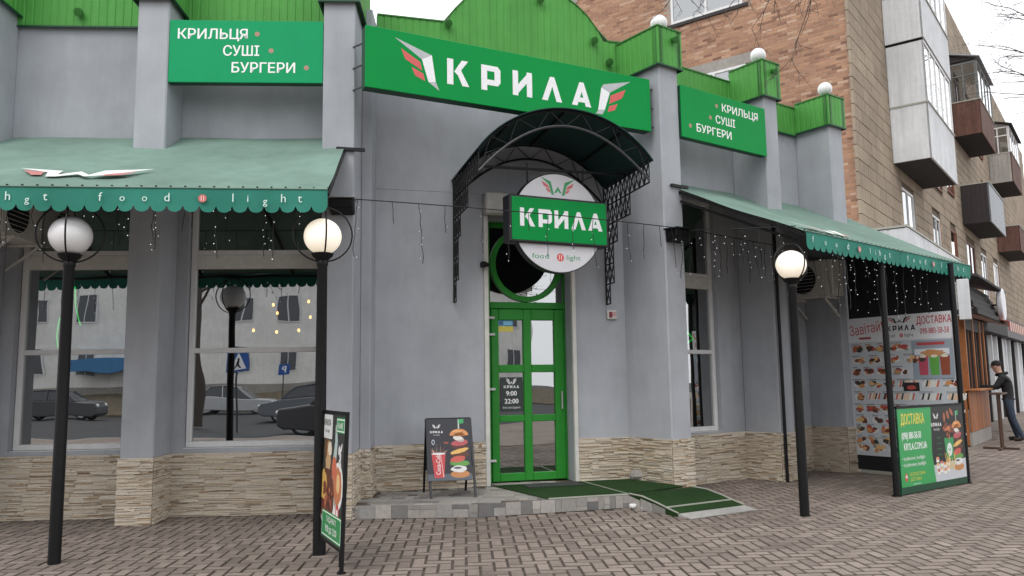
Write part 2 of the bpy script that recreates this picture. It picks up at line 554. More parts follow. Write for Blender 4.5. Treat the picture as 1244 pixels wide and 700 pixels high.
# ================================================================== SETTING: ground
tag(MB().poly([(-400, -400, -.16), (400, -400, -.16), (400, 400, -.16), (-400, 400, -.16)]).build('ground', asphalt), kind='structure')
road = MB().poly([(-120, -34, -.125), (120, -34, -.125), (120, -5.2, -.125), (-120, -5.2, -.125)]).build('road', asphalt)
tag(road, kind='structure')
pave = MB().poly([(-60, -5, -.016), (70, -5, -.016), (70, 60, -.016), (-60, 60, -.016)]).build('pavement', sand)
tag(pave, kind='structure')
tag(MB().box(W0, -60, 70, -5.2, -5.0, -.3, 0.0).build('kerb', kerb_m), kind='structure')
tag(MB().box(W0, -120, 120, -60, -34, -.3, -.02).build('far_pavement', paver), kind='structure')
# far and rear pavement surface where the pavers can no longer be told apart
tag(MB().box(W0, -60, 70, -5.0, 3.9, -.2, -.003).build('rear_pavement', paver), kind='structure')
tag(MB().poly([(5.4, 20.6, -.002), (70, 20.6, -.002), (70, 60, -.002), (5.4, 60, -.002)]).build('distant_pavement', paver), kind='structure')
tag(MB().poly([(15.2, 4, -.002), (70, 4, -.002), (70, 20.5, -.002), (15.2, 20.5, -.002)]).build('side_pavement', paver), kind='structure')

def paver_mesh(dx, dy, drop):
    mb = MB(); a, b = dx / 2, dy / 2; c = 0.006
    lo = [(-a, -b, -.03), (a, -b, -.03), (a, b, -.03), (-a, b, -.03)]
    mid = [(x, y, -.010) for x, y, _ in lo]
    z = [random.uniform(-.002, .002) for _ in range(4)]
    top = [(-a + c, -b + c, z[0]), (a - c, -b + c, z[1]), (a - c, b - c, z[2]), (-a + c, b - c, z[3])]
    i = 0
    mb.v = mid + top
    mb.f = [(4, 5, 6, 7), (0, 1, 5, 4), (1, 2, 6, 5), (2, 3, 7, 6), (3, 0, 4, 7)]
    mb.c = [None] * 5
    me_ = bpy.data.meshes.new('paver'); me_.from_pydata(mb.v, [], mb.f)
    me_.materials.append(paver); me_.materials.append(sand)
    for p in me_.polygons[1:]:
        p.material_index = 1
    return me_
U, JW = 0.107, 0.012
pav_h = [paver_mesh(2 * U - JW, U - JW, 0) for _ in range(5)]
pav_v = [paver_mesh(U - JW, 2 * U - JW, 0) for _ in range(5)]
ca, sa = math.cos(R(3.43)), math.sin(R(3.43))
cells = []
for ix in range(-110, 160):
    for iy in range(36, 205):
        k = (ix - iy) % 4
        if k == 0:
            cx, cy, h = (ix + 1) * U, (iy + .5) * U, True
        elif k == 3:
            cx, cy, h = (ix + .5) * U, (iy + 1) * U, False
        else:
            continue
        x, y = cx * ca - cy * sa, cx * sa + cy * ca
        if y < 4.0 or y > 20.5 or abs(x) > .66 * y + 2.2 or x > 15.1:
            continue
        if x < 1.7 and y > 9.25:
            continue
        if 1.7 <= x < 5.3 and y > 10.75 + .713 * (x - 1.93):
            continue
        if -1.6 < x < 1.2 and y > 8.75 + .3 * max(0, x):
            continue
        cells.append((x, y, h))
vis = [c for c in cells if c[1] > 5.9 and abs(c[0]) < .62 * c[1]]
vis.sort(key=lambda c: c[1] + .15 * abs(c[0]))
near = set(vis[:300])
big_field = MB()
for x, y, h in cells:
    z = random.uniform(-.0025, .0015)
    if (x, y, h) in near:
        place('paver', random.choice(pav_h if h else pav_v), pave, (x, y, z), R(3.43))
        continue
    a, b = ((2 * U - JW) / 2, (U - JW) / 2) if h else ((U - JW) / 2, (2 * U - JW) / 2)
    c = .006; i = len(big_field.v)
    for (px, py, pz) in ((-a, -b, -.010), (a, -b, -.010), (a, b, -.010), (-a, b, -.010), (-a + c, -b + c, 0), (a - c, -b + c, 0), (a - c, b - c, 0), (-a + c, b - c, 0)):
        big_field.v.append((x + px * ca - py * sa, y + px * sa + py * ca, z + pz + (random.uniform(-.002, .002) if pz == 0 else 0)))
    for f in ((4, 5, 6, 7), (0, 1, 5, 4), (1, 2, 6, 5), (2, 3, 7, 6), (3, 0, 4, 7)):
        big_field.f.append(tuple(i + q for q in f)); big_field.c.append(None)
me = bpy.data.meshes.new('paving_field'); me.from_pydata(big_field.v, [], big_field.f); me.materials.append(paver); me.materials.append(sand)
me.polygons.foreach_set('material_index', [0, 1, 1, 1, 1] * (len(big_field.f) // 5))
o = bpy.data.objects.new('paving_field', me); COL.objects.link(o); o.parent = pave; o['kind'] = 'stuff'

# ================================================================== CAFE BUILDING
cafe = thing('cafe_building', 'grey rendered corner cafe with stone plinth and green metal parapet', 'building', (-1.7, 9.7, 0))

def part(name, mat, fn, parent=None, bevel=0.0, smooth=False):
    mb = MB(); fn(mb)
    return mb.build(name, mat, parent or cafe, smooth, bevel)

SILL, WTOP = 0.735, 3.95
# --- left facade
part('wall', plaster, lambda b: (b.box(FA, -2.2, 3.46, 0, .3, 0, SILL - .01), b.box(FA, -2.2, 3.46, 0, .3, WTOP, 6.2),
     b.box(FA, -2.2, .03, 0, .3, SILL - .01, WTOP), b.box(FA, 1.44, 1.89, 0, .3, SILL - .01, WTOP)))
part('pilaster', plaster, lambda b: b.box(FA, 1.43, 1.77, -.5, -.001, 0, 6.0), bevel=.014)
part('pilaster', plaster, lambda b: b.box(FA, -.62, -.108, -.5, -.001, 0, 6.0), bevel=.014)
part('pilaster', plaster, lambda b: (b.box(FA, 3.461, 3.81, -.5, .75, 0, 5.95), b.box(FA, 3.811, 3.93, .12, .75, 0, 5.9)), bevel=.008)
# --- entrance facade
part('wall', plaster, lambda b: (b.box(FB, -.02, 1.385, 0, .32, 0, 3.8), b.box(FB, 2.605, 3.48, 0, .32, 0, 3.8), b.box(FB, -.02, 3.48, 0, .32, 3.801, 5.9)), bevel=.004)
# --- right facade
part('wall', plaster, lambda b: (b.box(FC, .2, 4.6, .6, .9, 0, .69), b.box(FC, .2, 4.6, .6, .9, WTOP, 5.6),
     b.box(FC, 1.64, 4.6, .6, .9, .69, WTOP)))
part('pilaster', plaster, lambda b: b.box(FC, 0, .35, 0, .80, 0, 5.9), bevel=.014)
part('pilaster', plaster, lambda b: b.box(FC, 2.13, 2.44, 0, .60, 0, 5.9), bevel=.014)
part('pilaster', plaster, lambda b: b.box(FC, 3.72, 4.07, 0, .60, 0, 5.7), bevel=.008)
# --- roof deck and the dark room behind the glass
part('roof', concrete, lambda b: b.plan([(-7.6, 9.2), (-1.75, 9.6), (-1.5, 9.98), (1.4, 10.85), (2.0, 10.75), (5.1, 13.2), (3.6, 17.4), (-7.9, 14.4)], 4.95, 5.15))
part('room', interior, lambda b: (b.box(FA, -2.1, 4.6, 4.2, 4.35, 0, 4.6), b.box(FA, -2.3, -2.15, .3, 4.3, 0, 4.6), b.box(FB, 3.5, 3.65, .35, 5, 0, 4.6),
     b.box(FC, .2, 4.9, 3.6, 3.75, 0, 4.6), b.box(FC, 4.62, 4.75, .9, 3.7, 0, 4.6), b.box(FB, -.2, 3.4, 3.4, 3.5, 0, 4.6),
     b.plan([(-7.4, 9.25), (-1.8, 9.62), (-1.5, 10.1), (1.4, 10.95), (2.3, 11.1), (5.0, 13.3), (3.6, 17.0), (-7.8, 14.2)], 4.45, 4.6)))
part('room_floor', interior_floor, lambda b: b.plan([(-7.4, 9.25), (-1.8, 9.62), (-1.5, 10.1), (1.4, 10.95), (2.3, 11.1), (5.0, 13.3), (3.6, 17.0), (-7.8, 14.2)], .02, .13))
# --- furniture silhouettes seen dimly inside
def cafe_table(s, o):
    mb = MB()
    mb.lathe(FA.P(s, o, 0), [(.22, .13), (.22, .15), (.03, .17), (.03, .80), (.38, .82), (.38, .85)], 16)
    return mb
inner = part('counter', interior, lambda b: b.box(FA, .9, 3.9, 3.3, 3.9, .13, 1.2))

# --- green profiled parapet
def sheet(b, p, q, z0, zt, period=.093, depth=.006):
    """vertical ribbed sheet from plan p to q (left to right seen from outside); zt(t) is the top height"""
    p, q = Vector((p[0], p[1], 0)), Vector((q[0], q[1], 0)); d = q - p; L = d.length; e = d / L; out = Vector((e.y, -e.x, 0))
    xs = [0.0]; x = 0
    while x < L - .001:
        for dx, dp in ((.066, 0), (.074, depth), (.085, depth), (.093, 0)):
            xs.append((min(x + dx, L), dp))
        x += period
    pr = [(0.0, 0.0)] + [t for t in xs[1:]]
    a = [p + e * s - out * dp for s, dp in pr]
    for k in range(len(pr) - 1):
        if pr[k + 1][0] - pr[k][0] < 1e-6:
            continue
        t0, t1 = zt(pr[k][0]), zt(pr[k + 1][0])
        b.poly([a[k] + Vector((0, 0, z0)), a[k + 1] + Vector((0, 0, z0)), a[k + 1] + Vector((0, 0, t1)), a[k] + Vector((0, 0, t0))])
def parapet(segs, name='parapet_sheet'):
    """segs: (frame, s0, o0, s1, o1, z0, top) faces of the metal cladding"""
    for F, s0, o0, s1, o1, z0, top in segs:
        p, q = F.P(s0, o0, 0), F.P(s1, o1, 0)
        zt = top if callable(top) else (lambda s, t=top: t)
        mb = MB(); sheet(mb, p, q, z0, zt)
        o_ = mb.build(name, green_sheet, cafe)
        L = (q - p).length; e = (q - p) / L; out = Vector((e.y, -e.x, 0))
        tb = MB()
        n = 24 if callable(top) else 1
        for k in range(n):
            a, c = p + e * (L * k / n), p + e * (L * (k + 1) / n)
            za, zc = zt(L * k / n), zt(L * (k + 1) / n)
            tb.hexa([a + out * .012 + Vector((0, 0, za)), c + out * .012 + Vector((0, 0, zc)), c - out * .10 + Vector((0, 0, zc)), a - out * .10 + Vector((0, 0, za)),
                     a + out * .012 + Vector((0, 0, za + .018)), c + out * .012 + Vector((0, 0, zc + .018)), c - out * .10 + Vector((0, 0, zc + .018)), a - out * .10 + Vector((0, 0, za + .018))])
        tb.build('coping', green_trim, o_)
        MB().bar(p + out * .004 + Vector((0, 0, z0)), q + out * .004 + Vector((0, 0, z0)), .022, .02).build('drip_edge', sign_edge, o_)
        # body behind the sheet so that it has depth
        bb = MB()
        for k in range(n):
            a, c = p + e * (L * k / n) - out * .025, p + e * (L * (k + 1) / n) - out * .025
            zz = min(zt(L * k / n), zt(L * (k + 1) / n)) - .004
            bb.hexa([a + Vector((0, 0, z0 + .02)), c + Vector((0, 0, z0 + .02)), c - out * .07 + Vector((0, 0, z0 + .02)), a - out * .07 + Vector((0, 0, z0 + .02)),
                     a + Vector((0, 0, zz)), c + Vector((0, 0, zz)), c - out * .07 + Vector((0, 0, zz)), a - out * .07 + Vector((0, 0, zz))])
        bb.build('backing', green_trim, o_)
def arch(s, c=1.93, r=1.2, z0=5.505):
    s -= 0.03
    h = r * r - (s - c) ** 2
    return max(6.03 if s < c else 6.0, z0 + math.sqrt(h) if h > 0 else 0)
ov = .045
parapet([
    (FA, -.108, -ov, 1.43, -ov, 5.56, 6.45), (FA, 1.77, -ov, 3.46, -ov, 5.56, 6.45),
    (FA, -.62, -.5 - ov, -.108 + ov, -.5 - ov, 5.67, 6.6), (FA, -.108 + ov, -.5 - ov, -.108 + ov, -ov, 5.67, 6.6),
    (FA, 1.43 - ov, -.5 - ov, 1.77 + ov, -.5 - ov, 5.67, 6.6), (FA, 1.43 - ov, -ov, 1.43 - ov, -.5 - ov, 5.67, 6.6), (FA, 1.77 + ov, -.5 - ov, 1.77 + ov, -ov, 5.67, 6.6),
    (FA, 3.46 - ov, -.5 - ov, 3.81 + ov, -.5 - ov, 5.67, 6.6), (FA, 3.46 - ov, -ov, 3.46 - ov, -.5 - ov, 5.67, 6.6), (FA, 3.81 + ov, -.5 - ov, 3.81 + ov, .52, 5.67, 6.6),
    (FB, .03, -ov, 3.43, -ov, 5.40, arch),
    (FC, -ov, .72, -ov, -ov, 5.44, 5.95), (FC, -ov, -ov, .35 + ov, -ov, 5.44, 5.95), (FC, .35 + ov, -ov, .35 + ov, .6, 5.44, 5.95),
    (FC, .35 + ov, .6 - ov, 2.13 - ov, .6 - ov, 5.38, 5.83), (FC, 2.13 - ov, .6 - ov, 2.13 - ov, -ov, 5.45, 5.98), (FC, 2.13 - ov, -ov, 2.44 + ov, -ov, 5.45, 5.98), (FC, 2.44 + ov, -ov, 2.44 + ov, .6, 5.45, 5.98),
    (FC, 2.44 + ov, .6 - ov, 3.72 - ov, .6 - ov, 5.26, 5.72), (FC, 3.72 - ov, .6 - ov, 3.72 - ov, -ov, 5.30, 5.78), (FC, 3.72 - ov, -ov, 4.07 + ov, -ov, 5.30, 5.78), (FC, 4.07 + ov, -ov, 4.07 + ov, .9, 5.30, 5.78),
])
# caps so that the parapet boxes are closed from above
part('parapet_cap', green_trim, lambda b: (b.box(FA, -.60, -.11, -.5, 0, 6.56, 6.60), b.box(FA, 1.43, 1.77, -.5, 0, 6.56, 6.60), b.box(FA, 3.46, 3.81, -.5, .5, 6.56, 6.60),
     b.box(FC, 0, .35, 0, .7, 5.91, 5.945), b.box(FC, 2.13, 2.44, 0, .6, 5.93, 5.97), b.box(FC, 3.72, 4.07, 0, .85, 5.73, 5.77)))

# --- split stone cladding of the plinth, tile by tile
ST_H, ST_W = .136, .50
def stone_tile():
    mb = MB(); z = 0.0
    while z < ST_H - .004:
        h = min(random.choice((.007, .009, .011, .014, .018)), ST_H - z)
        if ST_H - z - h < .008:
            h = ST_H - z
        x = 0.0
        while x < ST_W - .004:
            wd = min(random.uniform(.10, .34), ST_W - x)
            if ST_W - x - wd < .04:
                wd = ST_W - x
            d = random.choice((.006, .010, .016, .020, .024, .030)) + random.uniform(-.002, .002)
            i = len(mb.v); g = .0008
            x0, x1, z0, z1 = x + g, x + wd - g, z + g, z + h - g
            t = random.uniform(-.003, .003)
            mb.v += [(x0, 0, z0), (x1, 0, z0), (x1, 0, z1), (x0, 0, z1), (x0, -d, z0), (x1, -d - t, z0), (x1, -d - t, z1), (x0, -d, z1)]
            for f in ((4, 5, 6, 7), (0, 1, 5, 4), (1, 2, 6, 5), (2, 3, 7, 6), (3, 0, 4, 7)):
                mb.f.append(tuple(i + q for q in f)); mb.c.append(None)
            x += wd
        z += h
    me_ = bpy.data.meshes.new('stone_tile'); me_.from_pydata(mb.v, [], mb.f); me_.materials.append(stone)
    return me_
TILES = [stone_tile() for _ in range(10)]
def clad(F, s0, o0, s1, o1, z0=0.0, ztop=.68, rows=5):
    p, q = F.P(s0, o0, 0), F.P(s1, o1, 0); d = q - p; L = d.length; e = d / L; ang = math.atan2(e.y, e.x); out = Vector((e.y, -e.x, 0))
    base = MB()
    base.hexa([p + out * .001 + Vector((0, 0, z0)), q + out * .001 + Vector((0, 0, z0)), q + out * .007 + Vector((0, 0, z0)), p + out * .007 + Vector((0, 0, z0)),
               p + out * .001 + Vector((0, 0, ztop)), q + out * .001 + Vector((0, 0, ztop)), q + out * .007 + Vector((0, 0, ztop)), p + out * .007 + Vector((0, 0, ztop))])
    g = base.build('stone_plinth', grout, cafe)
    hh = (ztop - z0) / rows
    for r in range(rows):
        x = 0.0; first = True
        while x < L - .002:
            wd = ST_W * (random.uniform(.45, 1.0) if first else 1.0); first = False
            wd = min(wd, L - x)
            if L - x - wd < .10:
                wd = L - x
            place('stone_tile', random.choice(TILES), g, p + e * x + out * .004 + Vector((0, 0, z0 + r * hh)), ang, (wd / ST_W, 1, hh / ST_H))
            x += wd
clad(FA, -.12, 0, 1.43, 0)
clad(FA, 1.42, -.5, 1.78, -.5); clad(FA, 1.77, -.5, 1.77, 0)
clad(FA, 1.78, 0, 3.46, 0)
clad(FA, 3.45, -.5, 3.82, -.5); clad(FA, 3.81, -.5, 3.81, .12); clad(FA, 3.81, .12, 3.94, .12); clad(FA, 3.93, .12, 3.93, .62)
clad(FB, .0, 0, 1.385, 0, .14, .68, 4); clad(FB, 2.605, 0, 3.40, 0, .14, .68, 4)
clad(FC, 0, .75, 0, -.0, .06, .68, 5); clad(FC, -.01, 0, .36, 0, 0, .68, 5); clad(FC, .35, 0, .35, .6)
clad(FC, .36, .6, 2.13, .6, 0, .66); clad(FC, 2.13, .6, 2.13, 0, 0, .66); clad(FC, 2.12, 0, 2.45, 0, 0, .66); clad(FC, 2.44, 0, 2.44, .6, 0, .66)
clad(FC, 2.45, .6, 3.72, .6, 0, .67); clad(FC, 3.72, .6, 3.72, 0, 0, .67); clad(FC, 3.71, 0, 4.08, 0, 0, .67)

# --- windows
def window(F, off, s0, s1, z0, z1, bars, blind_z=None, label=None):
    fw = .062
    mb = MB()
    mb.box(F, s0, s1, off, off + .07, z0, z0 + fw); mb.box(F, s0, s1, off, off + .07, z1 - fw, z1)
    mb.box(F, s0, s0 + fw, off, off + .07, z0 + fw, z1 - fw); mb.box(F, s1 - fw, s1, off, off + .07, z0 + fw, z1 - fw)
    wn = mb.build('window', pvc, cafe, bevel=.006)
    zs = [z0 + fw] + [x for zb in bars for x in (zb - .028, zb + .028)] + [z1 - fw]
    for zb in bars:
        MB().box(F, s0 + fw, s1 - fw, off + .004, off + .066, zb - .028, zb + .028).build('transom', pvc, wn, bevel=.005)
    for k in range(0, len(zs), 2):
        MB().poly([F.P(s0 + fw, off + .035, zs[k]), F.P(s1 - fw, off + .035, zs[k]), F.P(s1 - fw, off + .035, zs[k + 1]), F.P(s0 + fw, off + .035, zs[k + 1])]).build('pane', window_glass, wn)
    MB().box(F, s0 - .01, s1 + .01, off - .05, off + .03, z0 - .035, z0 - .002).build('sill', pvc, wn, bevel=.005)
    if blind_z:
        MB().box(F, s0 + fw, s1 - fw, off + .0, off + .062, blind_z[0], blind_z[1]).build('blind_box', pvc_warm, wn)
    return wn
window(FA, .09, .035, 1.435, SILL, WTOP, (1.81, 2.93), (2.745, 2.90))
window(FA, .09, 1.895, 3.455, SILL, WTOP, (1.81, 2.93), (2.745, 2.90))
window(FC, .66, .36, 1.635, .695, WTOP, (1.79, 2.87), (2.68, 2.84))
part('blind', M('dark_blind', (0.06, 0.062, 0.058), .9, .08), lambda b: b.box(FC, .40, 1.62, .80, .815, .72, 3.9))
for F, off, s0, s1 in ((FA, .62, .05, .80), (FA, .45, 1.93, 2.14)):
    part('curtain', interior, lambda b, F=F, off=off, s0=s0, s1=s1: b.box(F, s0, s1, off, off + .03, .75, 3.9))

# --- entrance door
DO = .27                                   # the door stands back in the reveal
part('reveal', plaster, lambda b: (b.box(FB, 1.40, 1.452, .02, .4, .14, 3.6), b.box(FB, 2.56, 2.60, .02, .4, .14, 3.6), b.box(FB, 1.39, 2.60, .1, .4, 3.5, 3.8)))
part('door_casing', pvc_warm, lambda b: (b.box(FB, 1.387, 1.445, -.025, .03, .14, 3.52), b.box(FB, 2.552, 2.605, -.025, .03, .14, 3.52)), bevel=.006)
part('shutter_box', pvc_warm, lambda b: b.box(FB, 1.385, 2.62, -.19, .0, 3.525, 3.79), bevel=.02)
door = part('door_frame', door_green, lambda b: (b.box(FB, 1.453, 1.535, DO, DO + .08, .14, 3.5), b.box(FB, 2.535, 2.559, DO, DO + .08, .14, 3.5),
     b.box(FB, 1.535, 2.535, DO, DO + .08, 2.36, 2.445), b.box(FB, 1.535, 2.535, DO, DO + .08, 3.43, 3.5)), bevel=.006)
leaf = part('door', door_green, lambda b: (b.box(FB, 1.54, 1.64, DO - .012, DO + .06, .155, 2.352), b.box(FB, 2.40, 2.53, DO - .012, DO + .06, .155, 2.352),
     b.box(FB, 1.975, 2.08, DO - .010, DO + .06, .155, 2.352), *[b.box(FB, a, c, DO - .010, DO + .058, z0, z1) for a, c in ((1.64, 1.975), (2.08, 2.40)) for z0, z1 in ((.155, .255), (.90, .985), (1.53, 1.63), (2.21, 2.352))]), bevel=.008)
for a, c in ((1.64, 1.975), (2.08, 2.40)):
    for z0, z1 in ((.255, .90), (.985, 1.53), (1.63, 2.21)):
        MB().poly([FB.P(a, DO + .03, z0), FB.P(c, DO + .03, z0), FB.P(c, DO + .03, z1), FB.P(a, DO + .03, z1)]).build('pane', window_glass, leaf)
for z in (2.235, 2.02, 1.32, .42):
    MB().box(FB, 1.50, 1.585, DO - .05, DO - .012, z - .016, z + .016).build('hinge', pvc, leaf, bevel=.008)
MB().bar(FB.P(2.475, DO - .05, 1.05), FB.P(2.475, DO - .05, 1.28), .022).build('handle', bright_metal, leaf, bevel=.004)
# round light over the door
ring = MB()
cs, cz, ri, ro = 2.035, 2.945, .425, .495
N = 40
def rp(r, a, off):
    return FB.P(cs + r * math.cos(a), off, cz + r * math.sin(a))
for k in range(N):
    a0, a1 = 2 * math.pi * k / N, 2 * math.pi * (k + 1) / N
    ring.hexa([rp(ri, a0, DO - .01), rp(ro, a0, DO - .01), rp(ro, a1, DO - .01), rp(ri, a1, DO - .01), rp(ri, a0, DO + .07), rp(ro, a0, DO + .07), rp(ro, a1, DO + .07), rp(ri, a1, DO + .07)])
ring.build('round_light_frame', door_green, cafe)
MB().poly([FB.P(1.535, DO + .035, 2.445), FB.P(2.535, DO + .035, 2.445), FB.P(2.535, DO + .035, 3.43), FB.P(1.535, DO + .035, 3.43)]).build('pane', window_glass, cafe)
# stickers on the door
pr = Print(FB.P(1.645, DO + .024, 2.06), FB.e, (0, 0, 1))
pr.rect(0, .075, .20, .15, (40, 135, 190)).rect(0, 0, .20, .072, (215, 200, 60)).rect(.07, .085, .19, .14, (110, 185, 220), 2).disc(.035, .11, .024, (60, 90, 130), 2)
pr.build('flag_sticker', leaf)
pr = Print(FB.P(1.66, DO + .024, 1.03), FB.e, (0, 0, 1))
pr.rect(0, 0, .30, .44, (38, 52, 50)).emblem(.15, .385, .075, (235, 235, 235), (235, 235, 235)).word('КРИЛА', .15, .30, .035, (240, 240, 240))
pr.text('9:00', .15, .205, .062, (240, 240, 240), bold=.02, align='c').text('22:00', .15, .105, .062, (240, 240, 240), bold=.02, align='c').text('без вихідних', .15, .04, .028, (220, 220, 220), align='c')
pr.build('opening_hours_sticker', leaf)
# small things fixed to the entrance wall
al = thing('fire_alarm_box', 'small red and white alarm box on the wall right of the green door', 'alarm', FB.P(3.10, 0, 2.2))
MB().box(FB, 3.035, 3.165, -.045, -.001, 2.205, 2.325).build('housing', pvc_warm, al, bevel=.008)
MB().box(FB, 3.055, 3.10, -.056, -.046, 2.228, 2.302).build('button', alarm_red, al, bevel=.004)
MB().box(FB, 3.101, 3.155, -.052, -.0455, 2.245, 2.302).build('cover', M('alarm_pink', (0.55, 0.33, 0.33), .4), al)
cm = thing('security_camera', 'small black camera on the white casing left of the round door window', 'camera', FB.P(1.37, -.05, 2.87))
MB().box(FB, 1.33, 1.40, -.12, -.025, 2.845, 2.915).build('body', dark_metal, cm, bevel=.01)
MB().lathe(FB.P(1.40, -.075, 2.88), [(.026, 0), (.026, .03), (.02, .035)], 14, FB.e).build('lens', dark_metal, cm)

# --- entrance step with mosaic tiles
stp = thing('entrance_step', 'low entrance step faced with small grey and beige tiles', 'step', (0, 9.2, 0))
A0, A1, A2 = Vector((-1.71, 8.655, 0)), Vector((-.39, 8.64, 0)), Vector((1.27, 9.15, 0))
A3 = Vector((2.02, 9.75, 0))
outline = [A0, A1, A2, A3, FC.P(0.0, .0, 0), FC.P(0, .75, 0), FB.P(3.4, .0, 0), FB.P(2.6, 0, 0), FB.P(2.6, .38, 0), FB.P(1.39, .38, 0), FB.P(1.39, 0, 0), FB.P(0, 0, 0), FA.P(3.94, .12, 0), FA.P(3.82, .12, 0), FA.P(3.82, -.45, 0)]
MB().plan([(p.x, p.y) for p in outline], -.02, .132).build('step_base', grout, stp)
unit = MB().box(W0, 0, 1, 0, .009, 0, 1).mesh('step_tile', steptile)
for p, q in ((A0, A1), (A1, A2)):
    d = q - p; L = d.length; e = d / L; ang = math.atan2(e.y, e.x); x = 0.0
    while x < L - .01:
        wd = min(random.choice((.07, .09, .13, .17)), L - x)
        if L - x - wd < .04:
            wd = L - x
        for z0, z1 in random.choice((((.004, .138),), ((.004, .138),), ((.004, .05), (.053, .138)), ((.004, .09), (.093, .138)))):
            place('step_tile', unit, stp, p + e * (x + .001) + Vector((e.y, -e.x, 0)) * .0095 + Vector((0, 0, z0)), ang, (wd - .003, 1, z1 - z0))
        x += wd
unit_top = MB().box(W0, 0, 1, 0, 1, 0, .007).mesh('step_top_tile', steptile)
def inside(x, y, pts):
    c = False
    for (p, q) in zip(pts, pts[1:] + pts[:1]):
        if (p.y > y) != (q.y > y) and x < (q.x - p.x) * (y - p.y) / (q.y - p.y) + p.x:
            c = not c
    return c
d = (A1 - A0).normalized(); nn = Vector((-d.y, d.x, 0)); ang = math.atan2(d.y, d.x)
row = 0; v = .0
while v < 1.9:
    hh = random.choice((.10, .13, .16)); u = -.02
    while u < 3.9:
        wd = random.choice((.10, .15, .20, .26))
        c0 = A0 + d * (u + wd / 2) + nn * (v + hh / 2)
        cs_ = [A0 + d * (u + a * wd) + nn * (v + b_ * hh) for a, b_ in ((0.02, .02), (.98, .02), (.98, .98), (.02, .98))]
        turfline = (c0.x - (-.30)) * 1.0 + (9.95 - c0.y) * -.45
        if all(inside(c.x, c.y, outline) for c in cs_) and c0.x < .55:
            place('step_tile', unit_top, stp, A0 + d * u + nn * v + Vector((0, 0, .1325)), ang, (wd - .003, hh - .003, 1))
        u += wd
    v += hh
# --- turf carpet, mat and ramp
tc = thing('turf_carpet', 'green artificial turf laid on the step in front of the door', 'carpet', (.6, 9.8, .14))
c0, c1 = FB.P(1.47, -.03, 0), Vector((.36, 8.885, 0))
c2, c3 = Vector((1.262, 9.162, 0)), Vector((2.00, 9.76, 0))
c4, c5 = FC.P(-.03, .05, 0), FC.P(-.04, .70, 0)
MB().plan([(p.x, p.y) for p in (c0, c1, c2, c3, c4, c5, FB.P(3.3, -.03, 0))], .1405, .152).build('turf', turf, tc)
eg = MB(); z_ = Vector((0, 0, .148))
eg.bar(c1 + z_, c2 + z_, .022, .014); eg.bar(c2 + z_, FB.P(2.62, -.05, 0) + z_ + Vector((0, 0, .004)), .016, .012)
eg.build('edge_trim', trim_pale, tc)
mt_ = thing('door_mat', 'dark rubber mat on the turf before the green door', 'mat', FB.P(2.2, -.25, .15))
MB().box(FB, 1.80, 2.52, -.42, -.10, .1525, .163).build('mat', mat_dark, mt_, bevel=.004)
rp_ = thing('entrance_ramp', 'turf covered ramp sloping down beside the pier to a grey end plate', 'ramp', (1.9, 9.2, 0))
e_ = (Vector((2.57, 8.97, 0)) - Vector((1.71, 8.45, 0))).normalized(); dn = Vector((e_.y, -e_.x, 0))
L0, R0 = Vector((1.275, 9.155, 0)), Vector((2.10, 9.66, 0))
prof = [(0, .150), (.22, .145), (.45, .105), (.68, .055), (.78, .036)]
mb = MB()
for (t0, z0), (t1, z1) in zip(prof[:-1], prof[1:]):
    mb.hexa([L0 + dn * t0 + Vector((0, 0, -.01)), R0 + dn * t0 + Vector((0, 0, -.01)), R0 + dn * t1 + Vector((0, 0, -.01)), L0 + dn * t1 + Vector((0, 0, -.01)),
             L0 + dn * t0 + Vector((0, 0, z0)), R0 + dn * t0 + Vector((0, 0, z0)), R0 + dn * t1 + Vector((0, 0, z1)), L0 + dn * t1 + Vector((0, 0, z1))])
mb.build('turf', turf, rp_)
eg = MB()
for S0 in (L0, R0):
    eg.tube([S0 + dn * t + Vector((0, 0, z + .004)) for t, z in prof], .009, 6)
eg.bar(L0 + dn * .60 + Vector((0, 0, .077)), R0 + dn * .60 + Vector((0, 0, .077)), .02, .012)
eg.build('edge_trim', trim_pale, rp_)
mb = MB()
mb.hexa([L0 + dn * .781 + Vector((0, 0, .002)), R0 + dn * .781 + Vector((0, 0, .002)), R0 + dn * .96 + Vector((0, 0, .002)), L0 + dn * .96 + Vector((0, 0, .002)),
         L0 + dn * .781 + Vector((0, 0, .034)), R0 + dn * .781 + Vector((0, 0, .034)), R0 + dn * .96 + Vector((0, 0, .010)), L0 + dn * .96 + Vector((0, 0, .010))])
mb.build('end_plate', M('pale_grey_plate', (0.36, 0.35, 0.33), .7, .15, 18, big=.2), rp_)
mb = MB()
for t, z in ((0, .13), (.2, .12), (.4, .09)):
    mb.hexa([L0 + dn * t - e_ * .012 + Vector((0, 0, 0)), L0 + dn * t - e_ * .001, L0 + dn * (t + .19) - e_ * .001, L0 + dn * (t + .19) - e_ * .012,
             L0 + dn * t - e_ * .012 + Vector((0, 0, z)), L0 + dn * t - e_ * .001 + Vector((0, 0, z)), L0 + dn * (t + .19) - e_ * .001 + Vector((0, 0, z - .035)), L0 + dn * (t + .19) - e_ * .012 + Vector((0, 0, z - .035))])
mb.build('side_tile', steptile, rp_)

# ================================================================== SIGNS
WHITE = (232, 234, 236); SILVER = (176, 182, 184); RED = (206, 62, 58); SGREEN = (14, 150, 82)
Zv = Vector((0, 0, 1))

def sign_box(name, label, F, off, s0, s1, z0, z1, th, mat, edge=sign_edge):
    t = thing(name, label, 'sign', F.P((s0 + s1) / 2, off, z0))
    MB().box(F, s0 + .004, s1 - .004, off + .006, off + th, z0 + .004, z1 - .004).build('case', edge, t)
    MB().box(F, s0, s1, off - .012, off + .005, z0, z1).build('face', mat, t, bevel=.004)
    return t

